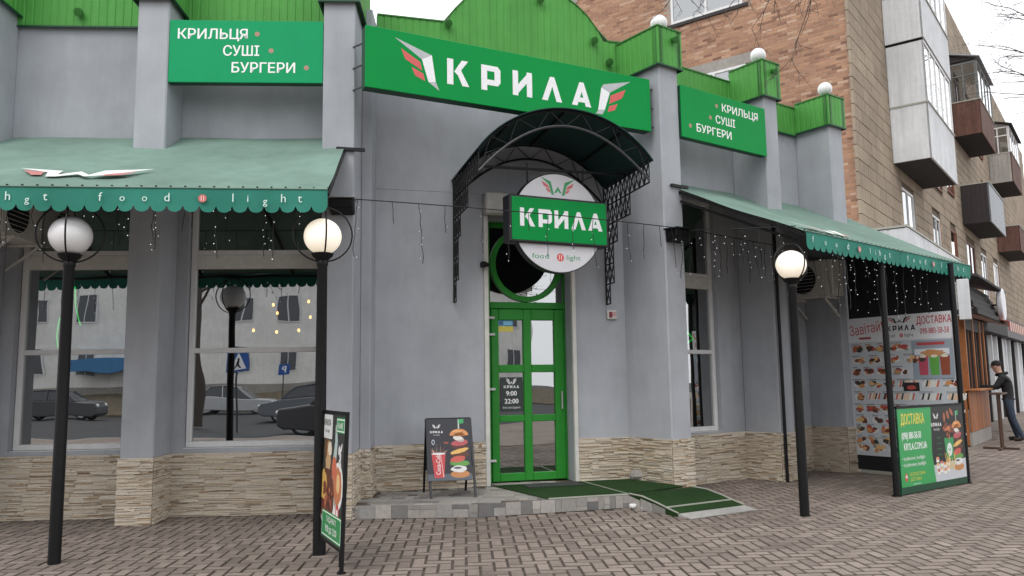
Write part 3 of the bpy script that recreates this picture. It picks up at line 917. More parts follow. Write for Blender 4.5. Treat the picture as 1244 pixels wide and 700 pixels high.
FS = Fr(-1.543, 8.272, 27.02)
ms = sign_box('fascia_sign', 'long green sign over the entrance with big white letters between two wings', FS, 0, 0, 3.762, 4.567, 5.259, .14, sign_green)
pr = Print(FS.P(0, -.0125, 0), FS.e, Zv, .0007)
g = lambda pts: [(u * .9525, 1.4 + (v - 1.4) * .9525) for u, v in pts]
pr.poly(g([(.342, 5.368), (.74, 5.246), (.80, 5.229), (.676, 5.159)]), SILVER).poly(g([(.676, 5.159), (.80, 5.229), (.848, 4.913), (.757, 4.898)]), WHITE, 1.2).poly(g([(.757, 4.898), (.848, 4.913), (.893, 4.812)]), SILVER, 1)
pr.poly(g([(.421, 5.25), (.655, 5.122), (.68, 5.023), (.472, 5.128)]), RED).poly(g([(.548, 5.048), (.694, 4.988), (.715, 4.902), (.592, 4.950)]), RED)
pr.cut('wing')
pr.poly(g([(3.63, 5.364), (3.30, 5.166), (3.164, 5.212), (3.20, 5.262)]), SILVER).poly(g([(3.164, 5.212), (3.295, 5.164), (3.211, 4.921), (3.105, 4.905)]), WHITE, 1.2).poly(g([(3.105, 4.905), (3.211, 4.921), (3.17, 4.85), (3.07, 4.85)]), SILVER, 1)
pr.poly(g([(3.306, 5.126), (3.548, 5.241), (3.485, 5.115), (3.28, 5.007)]), RED).poly(g([(3.279, 4.977), (3.414, 5.027), (3.366, 4.936), (3.254, 4.896)]), RED)
pr.letters('КРИЛА', [u * .9525 for u in (.992, 1.436, 1.862, 2.272, 2.708)], 4.749, .301, WHITE, split='letter')
pr.build('wing', ms)
for z in (5.15, 4.90, 4.65):
    MB().bar(FA.P(3.79, -.50, z), FS.P(.10, .09, z), .014).build('bracket', grey_metal, ms)
    MB().bar(FC.P(.0, .12, z), FS.P(3.68, .10, z), .014).build('bracket', grey_metal, ms)

AL = (238, 240, 238); DOT = (165, 125, 105)
s2 = sign_box('menu_sign', 'green sign between the pilasters above the left awning with three white words', FA, -.48, 1.775, 3.455, 4.735, 5.452, .10, sign_green_pale)
pr = Print(FA.P(0, -.4925, 0), FA.e, Zv, .0007)
for txt, u0, u1, z, du in (('КРИЛЬЦЯ', 1.868, 2.623, 5.236, 2.729), ('СУШІ', 2.364, 2.754, 5.044, 2.885), ('БУРГЕРИ', 2.461, 3.150, 4.850, 3.275)):
    vs_, _f = text_mesh(txt); wd = max(p[0] for p in vs_) - min(p[0] for p in vs_)
    pr.text(txt, u0, z, .118, AL, bold=.016, sx=(u1 - u0) / (wd * .118 / .73), split='letter'); pr.cut('bullet')
    pr.disc(du, z + .06, .028, DOT)
pr.build('lettering', s2)
s3 = sign_box('menu_sign', 'green sign on the right facade listing three white words beside the canopy', FC, -.03, .352, 2.095, 4.545, 5.245, .10, sign_green)
pr = Print(FC.P(0, -.0425, 0), FC.e, Zv, .0007)
for txt, u0, u1, z, du in (('КРИЛЬЦЯ', 1.16, 1.92, 5.030, 1.05), ('СУШІ', 1.02, 1.417, 4.845, .914), ('БУРГЕРИ', .633, 1.33, 4.66, .512)):
    vs_, _f = text_mesh(txt); wd = max(p[0] for p in vs_) - min(p[0] for p in vs_)
    pr.text(txt, u0, z, .110, AL, bold=.016, sx=(u1 - u0) / (wd * .110 / .73), split='letter'); pr.cut('bullet')
    pr.disc(du, z + .056, .028, DOT)
pr.build('lettering', s3)

# ================================================================== ARCHED DOOR CANOPY
cn = thing('door_canopy', 'dark arched canopy on lattice iron brackets over the door', 'canopy', FB.P(2.0, 0, 2.4))
SC, HW, ZS, RISE, DEP = 2.02, 1.02, 3.975, .505, 1.42
RAD = (HW * HW + RISE * RISE) / (2 * RISE); TH = math.asin(HW / RAD)
def cpt(a, off, dr=0.0):
    return FB.P(SC + (RAD + dr) * math.sin(a), off, ZS + RISE - RAD + (RAD + dr) * math.cos(a))
mb = MB(); N = 28
def skew(off):
    return 0.0
for k in range(N):
    a0, a1 = -TH * 1.04 + 2.08 * TH * k / N, -TH * 1.04 + 2.08 * TH * (k + 1) / N
    for j in range(3):
        o0, o1 = -.01 - (DEP + .04) * j / 3, -.01 - (DEP + .04) * (j + 1) / 3
        mb.hexa([cpt(a0, o0, .004), cpt(a1, o0, .004), cpt(a1, o1, .004), cpt(a0, o1, .004), cpt(a0, o0, .012), cpt(a1, o0, .012), cpt(a1, o1, .012), cpt(a0, o1, .012)])
mb.build('roof_sheet', canopy_cloth, cn, smooth=True)
def truss(off):
    b, chord = MB(), MB()
    b.tube([cpt(-TH + 2 * TH * k / 24, off, -.012) for k in range(25)], .011, 6)
    low = []
    for k in range(25):
        x = -1 + k / 12
        low.append(FB.P(SC + HW * x, off, ZS - .26 + (RISE + .07) * (1 - x * x)))
    chord.tube(low, .014, 6)
    n = 12
    for k in range(n):
        t0, t1 = (k + (.0 if k % 2 else .15)) / n, (k + 1) / n
        i0 = int(24 * k / n + .5); i1 = int(24 * (k + 1) / n + .5)
        up_, lo_ = [cpt(-TH + 2 * TH * i / 24, off, -.012) for i in (i0, i1)], [low[i] for i in (i0, i1)]
        b.bar(up_[0] if k % 2 else lo_[0], lo_[1] if k % 2 else up_[1], .008)
    b.build('arch_truss', dark_metal, cn); chord.build('arch_chord', grey_metal if off < -1 else dark_metal, cn)
for off in (-.03, -DEP):
    truss(off)
b = MB()
for a in (-.62 * TH, 0, .62 * TH):
    b.bar(cpt(a, -.03, -.02), cpt(a, -DEP, -.02), .022)
b.bar(FB.P(SC - HW, -.75, ZS - .02), FB.P(SC + HW, -.75, ZS - .02), .028)
b.build('purlin', dark_metal, cn)
def bracket(s, top=ZS - .02):
    b = MB(); c = .14; wd = .012; rows = (10, 6, 3, 2, 2, 1); zc = (top - 2.40) / 6
    for j, nx in enumerate(rows):
        for i in range(nx):
            q = lambda a, e: FB.P(s, -.012 - (i + a) * c, top - (j + e) * zc)
            b.bar(q(0, 0), q(1, 1), wd); b.bar(q(1, 0), q(0, 1), wd); b.bar(q(1, 0), q(1, 1), wd)
        b.bar(FB.P(s, -.012, top - j * zc), FB.P(s, -.012, top - (j + 1) * zc), .018)
        for e in (j, j + 1):
            b.bar(FB.P(s, -.012, top - e * zc), FB.P(s, -.012 - nx * c, top - e * zc), .015)
    return b.build('lattice_bracket', dark_metal, cn)
bracket(SC - HW); bracket(SC + HW)

# hanging round sign
FH = Fr(*FB.P(2.10, -.86, 0)[:2], 15.7 + 9)
hg = thing('hanging_sign', 'round white hanging sign crossed by a green name box under the canopy', 'sign', FB.P(2.1, -.8, 2.66))
mb = MB(); mb.lathe(FH.P(0, .0, 3.283), [(.60, 0), (.605, .01), (.605, .09), (.60, .10)], 56, FH.n)
mb.build('disc_rim', board_black, hg)
MB().lathe(FH.P(0, -.004, 3.283), [(.592, 0), (.592, .003)], 56, FH.n).build('disc_face', sign_white, hg)
MB().box(FH, -.665, .655, -.055, .14, 3.015, 3.575).build('name_box', board_black, hg, bevel=.012)
MB().box(FH, -.637, .627, -.062, -.052, 3.043, 3.547).build('name_face', sign_green, hg)
for s in (-.38, .38):
    MB().bar(FH.P(s, .05, 3.283 + .44), FH.P(s, .05, 3.99), .022).build('hanger', dark_metal, hg)
pr = Print(FH.P(0, -.0625, 0), FH.e, Zv, .0007)
pr.letters('КРИЛА', (-.535, -.295, -.085, .140, .372), 3.205, .215, WHITE, split='letter')
pr.build('lettering', hg)
pr = Print(FH.P(0, -.0045, 0), FH.e, Zv, .0007)
pr.emblem(.0, 3.715, .235, SGREEN, (205, 85, 80), ry=.19)
pr.cut('slogan').text('food', -.36, 2.845, .062, (45, 150, 95), sx=1.45).fork(.015, 2.868, .048).text('light', .10, 2.845, .062, (45, 150, 95), sx=1.35)
pr.build('wing_emblem', hg)

# ================================================================== AWNINGS
def awning(name, label, B0, B1, F0, F1, zb, zf, drop, letters, logo, pins=True, mid=0.02):
    """back edge B0-B1 at height zb, front edge F0-F1 at height zf (plan points)"""
    t = thing(name, label, 'awning', ((F0 + F1) / 2).to_tuple()[:2] + (zf - drop,))
    nx, ny = 48, 14; mb = MB(); g = []
    for j in range(ny + 1):
        v = j / ny; row = []
        for i in range(nx + 1):
            u = i / nx
            p = (B0.lerp(B1, u)).lerp(F0.lerp(F1, u), v)
            sag = -mid * 4 * v * (1 - v) - .035 * math.sin(u * 4 * math.pi) ** 2 * math.sin(math.pi * v) + .006 * math.sin(u * 37 + v * 9) * v + .005 * math.sin(u * 21 - v * 13)
            row.append(Vector((p.x, p.y, zb + (zf - zb) * v + sag)))
        g.append(row)
    for j in range(ny):
        for i in range(nx):
            mb.poly([g[j][i], g[j + 1][i], g[j + 1][i + 1], g[j][i + 1]])
    cl = mb.build('awning_sheet', awning_cloth, t, smooth=True)
    e = (F1 - F0); L = e.length; e = e / L; out = Vector((e.y, -e.x, 0)); pitch_ = .1305
    mb = MB(); n = int(L / pitch_); pt_ = L / n
    def vz(x):
        q = (x / pt_) % 1.0
        return -drop + .055 - .055 * math.sqrt(max(0, 1 - (2 * q - 1) ** 2))
    xs = [L * k / (n * 8) for k in range(n * 8 + 1)]
    def vp(x, z):
        wv = .012 * math.sin(x * 5.1) * (-z / drop) + .006 * math.sin(x * 13.7) * (-z / drop)
        p = F0 + e * x + out * (.006 + wv)
        return Vector((p.x, p.y, zf + .004 + z))
    for a, c in zip(xs[:-1], xs[1:]):
        za = vz(a + 1e-6) if (a / pt_) % 1 < .999 else vz(a); zc = vz(c - 1e-6)
        mb.poly([vp(a, za), vp(c, zc), vp(c, 0), vp(a, 0)])
    va = mb.build('valance', valance_cloth, t)
    # seam and fixing pins
    b = MB(); b.tube([vp(x, .0) + out * .004 for x in xs[::8]], .006, 5)
    b.build('seam', awning_cloth, t)
    if pins:
        b = MB(); x = .06
        while x < L:
            p = F0 + e * x - out * .045
            b.box(Fr(p.x, p.y, 0), -.007, .007, -.007, .007, zf + .02, zf + .035)
            x += .118
        b.build('fixing_pins', dark_metal, t, kind='stuff')
    # frame
    b = MB()
    b.tube([Vector((F0.x, F0.y, zf - .03)) - out * .03, Vector((F1.x, F1.y, zf - .03)) - out * .03], .018, 6)
    for k in range(5):
        u = k / 4; p, q = B0.lerp(B1, u), F0.lerp(F1, u)
        b.bar((p.x, p.y, zb - .06), (q.x, q.y, zf - .04), .03)
    b.build('frame', dark_metal, t)
    # lettering
    pr = Print(Vector((F0.x, F0.y, zf)) + out * .026, e, Zv, .0008)
    for ch, x in letters:
        pr.cut('letter' if ch != '*' else 'fork_badge')
        if ch == '*':
            pr.fork(x, -.088, .034, 1, (196, 92, 84))
        else:
            pr.text(ch, x, -.115 - (.02 if ch == 'g' else 0), .075 if ch in 'lfhtd' else .062, (205, 228, 220), align='c')
    pr.build('lettering', va)
    # wing logo on the slope
    U_ = e; Vd = (Vector((B0.x, B0.y, zb)) - Vector((F0.x, F0.y, zf)))
    Vd = (Vd - U_ * Vd.dot(U_)).normalized()
    for u0, v0, wd, hd in logo:
        pr = Print(Vector((F0.x, F0.y, zf)) + U_ * u0 + Vd * v0 + U_.cross(Vd).normalized() * .012, U_, Vd, .002)
        f = lambda pts: [((x - 3.10) / 1.17 * wd, (y - .64) / .45 * hd) for x, y in pts]
        LW = (226, 228, 222)
        pr.poly(f([(2.516, .849), (2.938, .728), (2.90, .62), (2.841, .639)]), LW).poly(f([(2.938, .728), (2.971, .527), (2.999, .428), (2.913, .423), (2.841, .639)]), LW, 1.3).poly(f([(2.971, .527), (3.106, .698), (3.124, .561), (2.999, .428)]), LW, 1.6)
        pr.poly(f([(3.106, .698), (3.237, .521), (3.226, .442), (3.124, .561)]), LW, 1.9).poly(f([(3.237, .521), (3.292, .752), (3.365, .513), (3.226, .442)]), LW, 2.2).poly(f([(3.292, .752), (3.693, .866), (3.365, .513)]), LW, 2.5)
        pr.poly(f([(2.591, .745), (2.814, .637), (2.854, .481), (2.774, .476)]), (186, 112, 108), 2.8).poly(f([(3.364, .553), (3.595, .707), (3.515, .523), (3.365, .474)]), (186, 104, 100), 2.8)
        pr.build('wing_logo', cl)
    return t

F0, F1 = Vector((-6.90, 6.128, 0)), Vector((-1.556, 6.68, 0))
B0, B1 = FA.P(-1.6, -.01, 0), FA.P(3.66, -.01, 0)
LA = [('l', 2.57), ('i', 2.69), ('h', 2.819), ('g', 2.969), ('t', 3.109), ('f', 3.539), ('o', 3.712), ('o', 3.889), ('d', 4.067), ('*', 4.352), ('l', 4.599), ('i', 4.72), ('g', 4.862), ('h', 5.011), ('t', 5.147)]
awA = awning('shop_awning', 'weathered green fabric awning with scalloped edge over the two left windows', B0, B1, F0, F1, 4.25, 3.05, .205, LA, [(3.10, .64, 1.17, .45)])
b = MB(); b.bar(FA.P(3.62, -.52, 3.98), FA.P(3.93, -.53, 3.96), .035); b.build('rail_end', dark_metal, awA)
F0, F1 = Vector((3.14, 8.44, 0)), Vector((6.55, 11.36, 0))
B0, B1 = FC.P(.36, .59, 0), FC.P(4.75, .59, 0)
eC = (F1 - F0).normalized()
LC = [('f', .10), ('o', .363), ('o', .60), ('d', .865), ('*', 1.14), ('l', 1.397), ('i', 1.531), ('h', 1.638), ('g', 1.767), ('t', 1.90), ('f', 2.40), ('o', 2.57), ('o', 2.75), ('d', 2.91), ('*', 3.17), ('l', 3.42), ('i', 3.58), ('g', 3.78), ('h', 3.97), ('t', 4.16)]
awC = awning('shop_awning', 'green fabric awning with scalloped edge over the right terrace of black posts', B0, B1, F0, F1, 4.13, 2.96, .20, LC, [(1.15, .42, 1.15, .40)])
b = MB(); b.bar(FC.P(.12, -.03, 3.87), FC.P(.42, -.03, 3.87), .035); b.bar(FC.P(.30, -.02, 3.68), Vector((3.15, 8.75, 2.92)), .03); b.build('rail_end', dark_metal, awC)
for label, x, y in (('black post at the near corner of the green delivery board', 4.52, 9.73), ('black post between the delivery board and the wooden kiosk', 5.97, 10.82)):
    t = thing('awning_post', label, 'post', (x, y, 0), 'posts under the right awning')
    MB().lathe((x, y, 0), [(.06, 0), (.06, .010), (.037, .012), (.037, 2.93)], 14).build('shaft', dark_metal, t, smooth=True)

# ================================================================== STREET LAMPS
def lamp(label, x, y, zc, rg, rh, lit):
    t = thing('street_lamp', label, 'street lamp', (x, y, 0), 'globe lamps along the front of the cafe')
    MB().lathe((x, y, 0), [(.049, -.02), (.049, .3), (.048, 1.2), (.043, zc - rg - .10), (.049, zc - rg - .09), (.049, zc - rg - .06), (.04, zc - rg - .04)], 18).build('pole', dark_metal, t, smooth=True)
    MB().lathe((x, y, zc - rg - .06), [(.035, 0), (.085, .045), (.098, .07), (.085, .075)], 20).build('collar', dark_metal, t, smooth=True)
    MB().ball((x, y, zc), rg, 36, 22, .97).build('globe', globe_on if lit else globe_off, t, smooth=True)
    for a in (20, 110):
        d_ = Vector((math.cos(R(a)), math.sin(R(a)), 0)); pts = []
        for k in range(33):
            q = 2 * math.pi * k / 33
            pts.append(Vector((x, y, zc + .02)) + d_ * (rh * math.sin(q)) + Vector((0, 0, -rh * math.cos(q) * .95)))
        MB().tube(pts, .0075, 6, True).build('hoop', dark_metal, t, smooth=True)
    return t
lamp('unlit white globe lamp on a black pole under the left awning', -3.735, 6.70, 2.69, .170, .262, False)
lamp('lit globe lamp on a black pole beside the leaning food board', -1.645, 6.90, 2.69, .162, .255, True)
lamp('lit globe lamp on a black pole in front of the right awning', 2.967, 8.446, 2.60, .158, .215, True)
# globes on the parapet
for label, F, s, o_, z in (('small white globe on the parapet corner right of the curved gable', FC, .25, .20, 5.98),
                           ('small white globe on the middle parapet corner above the listing sign', FC, 2.36, .22, 6.03),
                           ('small white globe on the last parapet corner beside the brick wall', FC, 4.0, .20, 5.84)):
    p = F.P(s, o_, z)
    t = thing('parapet_globe', label, 'lamp', p, 'globes on the parapet corners')
    MB().lathe(p, [(.075, -.02), (.075, .05), (.06, .075), (.05, .08)], 18).build('base', dark_metal, t, smooth=True)
    MB().ball(p + Vector((0, 0, .165)), .112, 28, 18).build('globe', globe_off, t, smooth=True)
# hooded spot lamps on the green sheet
for label, F, s, o_, z in (('small green spot lamp on the parapet left of the first pilaster', FA, .60, -.06, 5.74), ('small green spot lamp above the left three word sign', FA, 2.76, -.06, 5.60),
                           ('small green spot lamp at the left foot of the curved gable', FB, .93, -.06, 6.02), ('small green spot lamp high on the curved gable', FB, 2.18, -.06, 6.50),
                           ('small green spot lamp at the right foot of the curved gable', FB, 2.93, -.06, 6.0), ('small green spot lamp above the right wing of the fascia sign', FB, 3.14, -.06, 5.72),
                           ('small green spot lamp on the pier face under the first globe', FC, .22, -.055, 5.83), ('small green spot lamp on the pier face under the middle globe', FC, 2.29, -.055, 5.86)):
    t = thing('spot_lamp', label, 'lamp', F.P(s, o_, z), 'green spot lamps on the parapet')
    MB().lathe(F.P(s, o_ + .01, z), [(.018, 0), (.030, .02), (.048, .055), (.050, .085), (.03, .088)], 14, -F.n + Vector((0, 0, -.5))).build('head', green_trim, t, smooth=True)
    MB().bar(F.P(s, o_ + .015, z - .01), F.P(s, o_ - .03, z - .04), .02).build('arm', green_trim, t)
# floodlights holding the light string
def flood(label, F, s, o_, z, dark):
    t = thing('floodlight', label, 'floodlight', F.P(s, o_, z), 'black floodlights at the ends of the light string')
    MB().hexa([F.P(s - .13, o_ - .20, z - .05), F.P(s + .13, o_ - .20, z - .05), F.P(s + .13, o_ - .02, z - .10), F.P(s - .13, o_ - .02, z - .10),
               F.P(s - .13, o_ - .22, z + .05), F.P(s + .13, o_ - .22, z + .05), F.P(s + .13, o_ - .02, z + .05), F.P(s - .13, o_ - .02, z + .05)]).build('housing', dark_metal, t, bevel=.012)
    MB().hexa([F.P(s - .15, o_ - .25, z + .052), F.P(s + .15, o_ - .25, z + .052), F.P(s + .15, o_ - .01, z + .052), F.P(s - .15, o_ - .01, z + .052),
               F.P(s - .15, o_ - .25, z + .065), F.P(s + .15, o_ - .25, z + .065), F.P(s + .15, o_ - .01, z + .075), F.P(s - .15, o_ - .01, z + .075)]).build('visor', dark_metal if dark else bright_metal, t)
    MB().bar(F.P(s, o_ - .06, z), F.P(s, o_, z + .01), .03).build('bracket', dark_metal, t)
flood('black floodlight with silver top on the pilaster beside the lit lamp', FA, 3.70, -.50, 3.33, False)
flood('black floodlight on the pier right of the hanging sign', FC, .12, .0, 3.22, True)
pp = thing('drain_pipe', 'thin black pipe running down the second pier behind the right lamp', 'pipe', FC.P(2.15, -.03, 0))
MB().tube([FC.P(2.16, -.045, .0), FC.P(2.16, -.045, 2.0), FC.P(2.15, -.045, 3.6)], .024, 8).build('pipe', dark_metal, pp, smooth=True)

# ================================================================== LIGHT STRINGS
def icicles(label, path, drops, name='light_string'):
    """path: wire polyline; drops: (t 0..1, length) hanging strands"""
    t = thing(name, label, 'string lights', path[0], 'icicle light strings')
    MB().tube(path, .006, 5).build('wire', wire_m, t)
    segs = [(path[k], path[k + 1]) for k in range(len(path) - 1)]; tot = sum((q - p).length for p, q in segs)
    wires, bulbs = MB(), MB()
    for tt, ln in drops:
        d_ = tt * tot; 
        for p, q in segs:
            L = (q - p).length
            if d_ <= L:
                a = p.lerp(q, d_ / L); break
            d_ -= L
        pts = [a]; n = max(3, int(ln / .07)); x = 0
        for k in range(1, n + 1):
            x += random.uniform(-.014, .016)
            pts.append(a + Vector((x, random.uniform(-.01, .01), -ln * k / n)))
        wires.tube(pts, .0036, 4)
        for k in range(1, n + 1, 1):
            if random.random() < .5:
                c = pts[k] + Vector((random.uniform(-.035, .035), random.uniform(-.01, .01), -.01))
                wires.bar(pts[k], c, .0025)
                bulbs.ball(c, .0042, 6, 4)
    wires.build('strands', wire_m, t, kind='stuff'); bulbs.build('bulbs', led, t, kind='stuff')
    return t
p0, p1 = FA.P(3.83, -.62, 3.39), FC.P(.05, -.22, 3.27)
path = []
for k in range(13):
    u = k / 12
    p = p0.lerp(p1, u) + Vector((.10, -.30, 0)) * (4 * u * (1 - u)); p.z -= .10 * 4 * u * (1 - u) * .5
    path.append(p)
icicles('icicle light string hanging across the entrance in front of the round sign', path,
        [(.01, .62), (.10, .24), (.17, .66), (.24, .30), (.34, .5), (.42, .55), (.47, .2), (.53, .48), (.61, .38), (.67, .55), (.72, .5), (.79, .45), (.85, .42), (.91, .26), (.96, .50), (.995, .62)])
e = Vector((3.14, 8.44, 0))
icicles('thin icicle light string from the pier floodlight to the right lamp', [FC.P(.2, -.2, 3.26), Vector((2.6, 9.1, 3.12)), Vector((3.1, 8.6, 3.05))],
        [(k / 14 + .02, random.uniform(.2, .6)) for k in range(0, 14, 2)])
icicles('icicle light string along the inside edge of the left awning', [Vector((-6.5, 6.35, 2.98)), Vector((-1.62, 6.85, 2.98))], [(k / 20 + .01, random.uniform(.1, .5)) for k in range(20)])
icicles('icicle light string behind the left lamps under the awning', [FA.P(-.5, -.7, 3.35), FA.P(3.6, -.7, 3.35)], [(k / 22 + .01, random.uniform(.2, .8)) for k in range(0, 22, 2)])
icicles('icicle light string along the inside edge of the right awning', [Vector((3.2, 8.62, 2.86)), Vector((6.2, 11.25, 2.86))], [(k / 30 + .01, random.uniform(.15, .75)) for k in range(0, 30, 2)])
icicles('icicle light string across the black panel above the food menu', [FC.P(2.6, .1, 3.15), FC.P(4.4, -1.2, 3.05)], [(k / 24 + .01, random.uniform(.2, .8)) for k in range(0, 24, 2)])
icicles('icicle light string on the wall beside the right window', [FC.P(.5, -.1, 3.30), FC.P(2.1, -.1, 3.25)], [(k / 12 + .02, random.uniform(.2, .6)) for k in range(12)])

# ================================================================== BOARDS WITH FOOD PRINTS
def burger(pr, u, v, w_, h, k=2):
    """exploded burger, v = bottom"""
    f = lambda y: v + y * h
    r = w_ / 2
    pr.disc(u, f(.06), r, (196, 128, 62), k, 0.074 * h, wob=.03).disc(u - .04 * w_, f(.16), r * .85, (225, 225, 222), k + 1, 0.068 * h, wob=.10).disc(u - .12 * w_, f(.18), r * .42, (90, 90, 95), k + 2, .02 * h)
    pr.disc(u, f(.27), r, (96, 158, 62), k, 0.061 * h, wob=.14).disc(u - .1 * w_, f(.35), r * .8, (205, 74, 58), k + 1, 0.061 * h, rot=.15, wob=.05)
    pr.disc(u + .04 * w_, f(.44), r, (92, 52, 36), k, 0.068 * h, wob=.05).disc(u, f(.51), r * 1.0, (232, 180, 78), k + 1, 0.041 * h, rot=.25, wob=.06)
    pr.disc(u, f(.60), r * .95, (84, 44, 32), k, 0.061 * h, wob=.06).disc(u + .02 * w_, f(.67), r * .9, (186, 72, 78), k + 1, 0.061 * h, rot=.1, wob=.05)
    pr.disc(u - .02 * w_, f(.755), r * .62, (228, 222, 214), k + 1, 0.054 * h, rot=-.4, wob=.08)
    pts = [(u + r * math.cos(a), f(.82) + .13 * h * math.sin(a)) for a in [math.pi * q / 14 for q in range(15)]]
    pr.poly(pts + [(u - r * .7, f(.80)), (u + r * .7, f(.80))][::-1], (214, 136, 64), k + 1).disc(u - .1 * w_, f(.90), r * .5, (232, 164, 92), k + 2, .025 * h)
    pr.poly([(u - .01, f(.94)), (u + .005, f(.94)), (u + .005, f(1.14)), (u - .01, f(1.14))], (190, 215, 195), k).poly([(u, f(1.05)), (u + .16 * w_ + .02, f(1.06)), (u + .17 * w_ + .02, f(1.15)), (u, f(1.14))], (40, 165, 95), k + 1)

# --- small food board on the step
ab = thing('a_board', 'black pavement board with cola cup and burger print standing on the step', 'board', (-.75, 9.3, .14))
fl, fr_, bl, br_ = Vector((-.925, 9.075, .14)), Vector((-.437, 9.153, .14)), Vector((-1.068, 9.62, .14)), Vector((-.585, 9.72, .14))
tl, tr = Vector((-1.005, 9.268, .998)), Vector((-.508, 9.36, .998))
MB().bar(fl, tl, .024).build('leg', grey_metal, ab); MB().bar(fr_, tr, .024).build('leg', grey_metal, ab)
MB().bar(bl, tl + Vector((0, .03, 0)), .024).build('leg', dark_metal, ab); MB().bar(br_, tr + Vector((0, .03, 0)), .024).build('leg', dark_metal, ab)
MB().bar(tl, tr, .026).build('hinge_rail', dark_metal, ab); MB().bar(bl.lerp(tl, .35), br_.lerp(tr, .35), .018).build('cross_rail', dark_metal, ab)
Ub = (tr - tl).normalized(); Vb = ((tl - fl) + (tr - fr_)).normalized(); Nb = Ub.cross(Vb).normalized(); Vb = Nb.cross(Ub)
H_ = (tl - fl).length; z_lo = .21 * H_
O_ = tl - Vb * (H_ - z_lo) + Nb * .018; wB, hB = (tr - tl).length, H_ - z_lo
MB().hexa([O_ - Nb * .004, O_ + Ub * wB - Nb * .004, O_ + Ub * wB + Nb * .006, O_ + Nb * .006, O_ + Vb * hB - Nb * .004, O_ + Ub * wB + Vb * hB - Nb * .004, O_ + Ub * wB + Vb * hB + Nb * .006, O_ + Vb * hB + Nb * .006]).build('panel', board_black, ab)
MB().hexa([q + Vector((0, .05, 0)) for q in (bl.lerp(tl, .3), br_.lerp(tr, .3), br_.lerp(tr, .3) + Vector((0, .01, 0)), bl.lerp(tl, .3) + Vector((0, .01, 0)), bl.lerp(tl, .97), br_.lerp(tr, .97), br_.lerp(tr, .97) + Vector((0, .01, 0)), bl.lerp(tl, .97) + Vector((0, .01, 0)))]).build('rear_panel', board_black, ab)
pr = Print(O_ + Nb * .0062, Ub, Vb, .0006)
pr.rect(.004, .004, wB - .004, hB - .004, (46, 47, 55), 1).rect(.004, .004, wB - .004, .075, (92, 100, 110), 1.5)
for i in range(9):
    pr.rect(.01 + i * .055, .006, .012 + i * .055, .073, (70, 76, 86), 1.8)
pr.emblem(.115, hB - .09, .05, (235, 235, 235), (235, 235, 235), ry=.045).word('КРИЛА', .115, hB - .165, .025, (240, 240, 240)).text('food light', .115, hB - .192, .014, (215, 215, 215), align='c')
burger(pr, .37, .035, .215, .57, 3)
pr.poly([(.055, .30), (.21, .30), (.192, .035), (.085, .035)], (206, 40, 46), 3).poly([(.155, .28), (.16, .28), (.19, .04), (.182, .04)], (238, 200, 200), 4)
pr.text('Coca-Cola', .152, .07, .052, (245, 240, 240), 5, .012, rot=math.pi / 2, sx=.75)
pr.disc(.132, .30, .078, (236, 236, 238), 3.5, .012)
for i in range(16):
    a = math.pi * (.05 + .9 * i / 15)
    pr.poly([(.132 + .07 * math.cos(a), .305), (.132 + .055 * math.cos(a), .305), (.132 + random.uniform(.08, .125) * math.cos(a), .31 + random.uniform(.03, .11) * math.sin(a) + .02)], random.choice(((128, 66, 52), (176, 110, 90), (214, 170, 150))), 3)
pr.disc(.075, .43, .018, (200, 205, 215), 3, .03).disc(.075, .43, .011, (46, 47, 55), 4, .02).disc(.22, .42, .03, (150, 70, 52), 3, .014, wob=.2)
pr.build('poster', ab)

# --- tall leaning food board by the lamp
lb = thing('pavement_sign', 'tall narrow food board in black frame leaning at the lit lamp pole', 'board', (-1.45, 6.5, 0))
rb, lf = Vector((-1.305, 6.20, 0)), Vector((-1.655, 6.93, 0))
Ub = (rb - lf).normalized()                                   # left to right as seen
Nb0 = Ub.cross(Zv).normalized()
lean = (Zv + Nb0 * -.03 ).normalized()
wB = (rb - lf).length
def lp(u, v, n_=0.0):
    return lf + Ub * u + lean * v + Nb0 * n_
b = MB(); b.bar(lp(wB, 0), lp(wB, 1.195), .028); b.bar(lp(0, 0), lp(0, 1.19), .028); b.bar(lp(0, 1.18), lp(wB, 1.18), .026); b.bar(lp(0, .155), lp(wB, .155), .02)
b.build('frame', dark_metal, lb)
b = MB(); b.bar(lp(wB * .8, 1.10) - Nb0 * .02, rb - Ub * wB * .3 - Nb0 * .05, .022); b.bar(lp(0.03, 1.10) - Nb0 * .02, lf - Nb0 * .05, .022)
b.build('rear_leg', dark_metal, lb)
b = MB(); b.lathe(rb + Vector((0, 0, .0)), [(.035, 0), (.035, .012), (.02, .016)], 12); b.build('foot', dark_metal, lb)
MB().hexa([lp(.012, .165, -.006), lp(wB - .012, .165, -.006), lp(wB - .012, .165, .006), lp(.012, .165, .006), lp(.012, 1.17, -.006), lp(wB - .012, 1.17, -.006), lp(wB - .012, 1.17, .006), lp(.012, 1.17, .006)]).build('panel', board_black, lb)
pr = Print(lp(0.012, .165, .0065), Ub, lean, .0008); wp, hp = wB - .024, 1.005
pr.rect(0, 0, wp, hp, (48, 52, 50), 1).rect(0, .34, wp * .5, hp * .98, (62, 66, 60), 1.5)
pr.rect(.02, .80, .36, .995, (222, 224, 222), 3).text('КРИЛА', .19, .905, .05, (60, 66, 62), 4, .02, align='c').text('food light', .19, .85, .028, (80, 84, 82), 4, align='c')
pr.rect(.50, .86, .77, .98, (38, 148, 78), 3).rect(.51, .87, .76, .97, (235, 240, 235), 3.5).rect(.52, .88, .75, .96, (38, 148, 78), 4).text('КАФЕ', .635, .895, .045, (240, 245, 240), 5, .02, align='c')
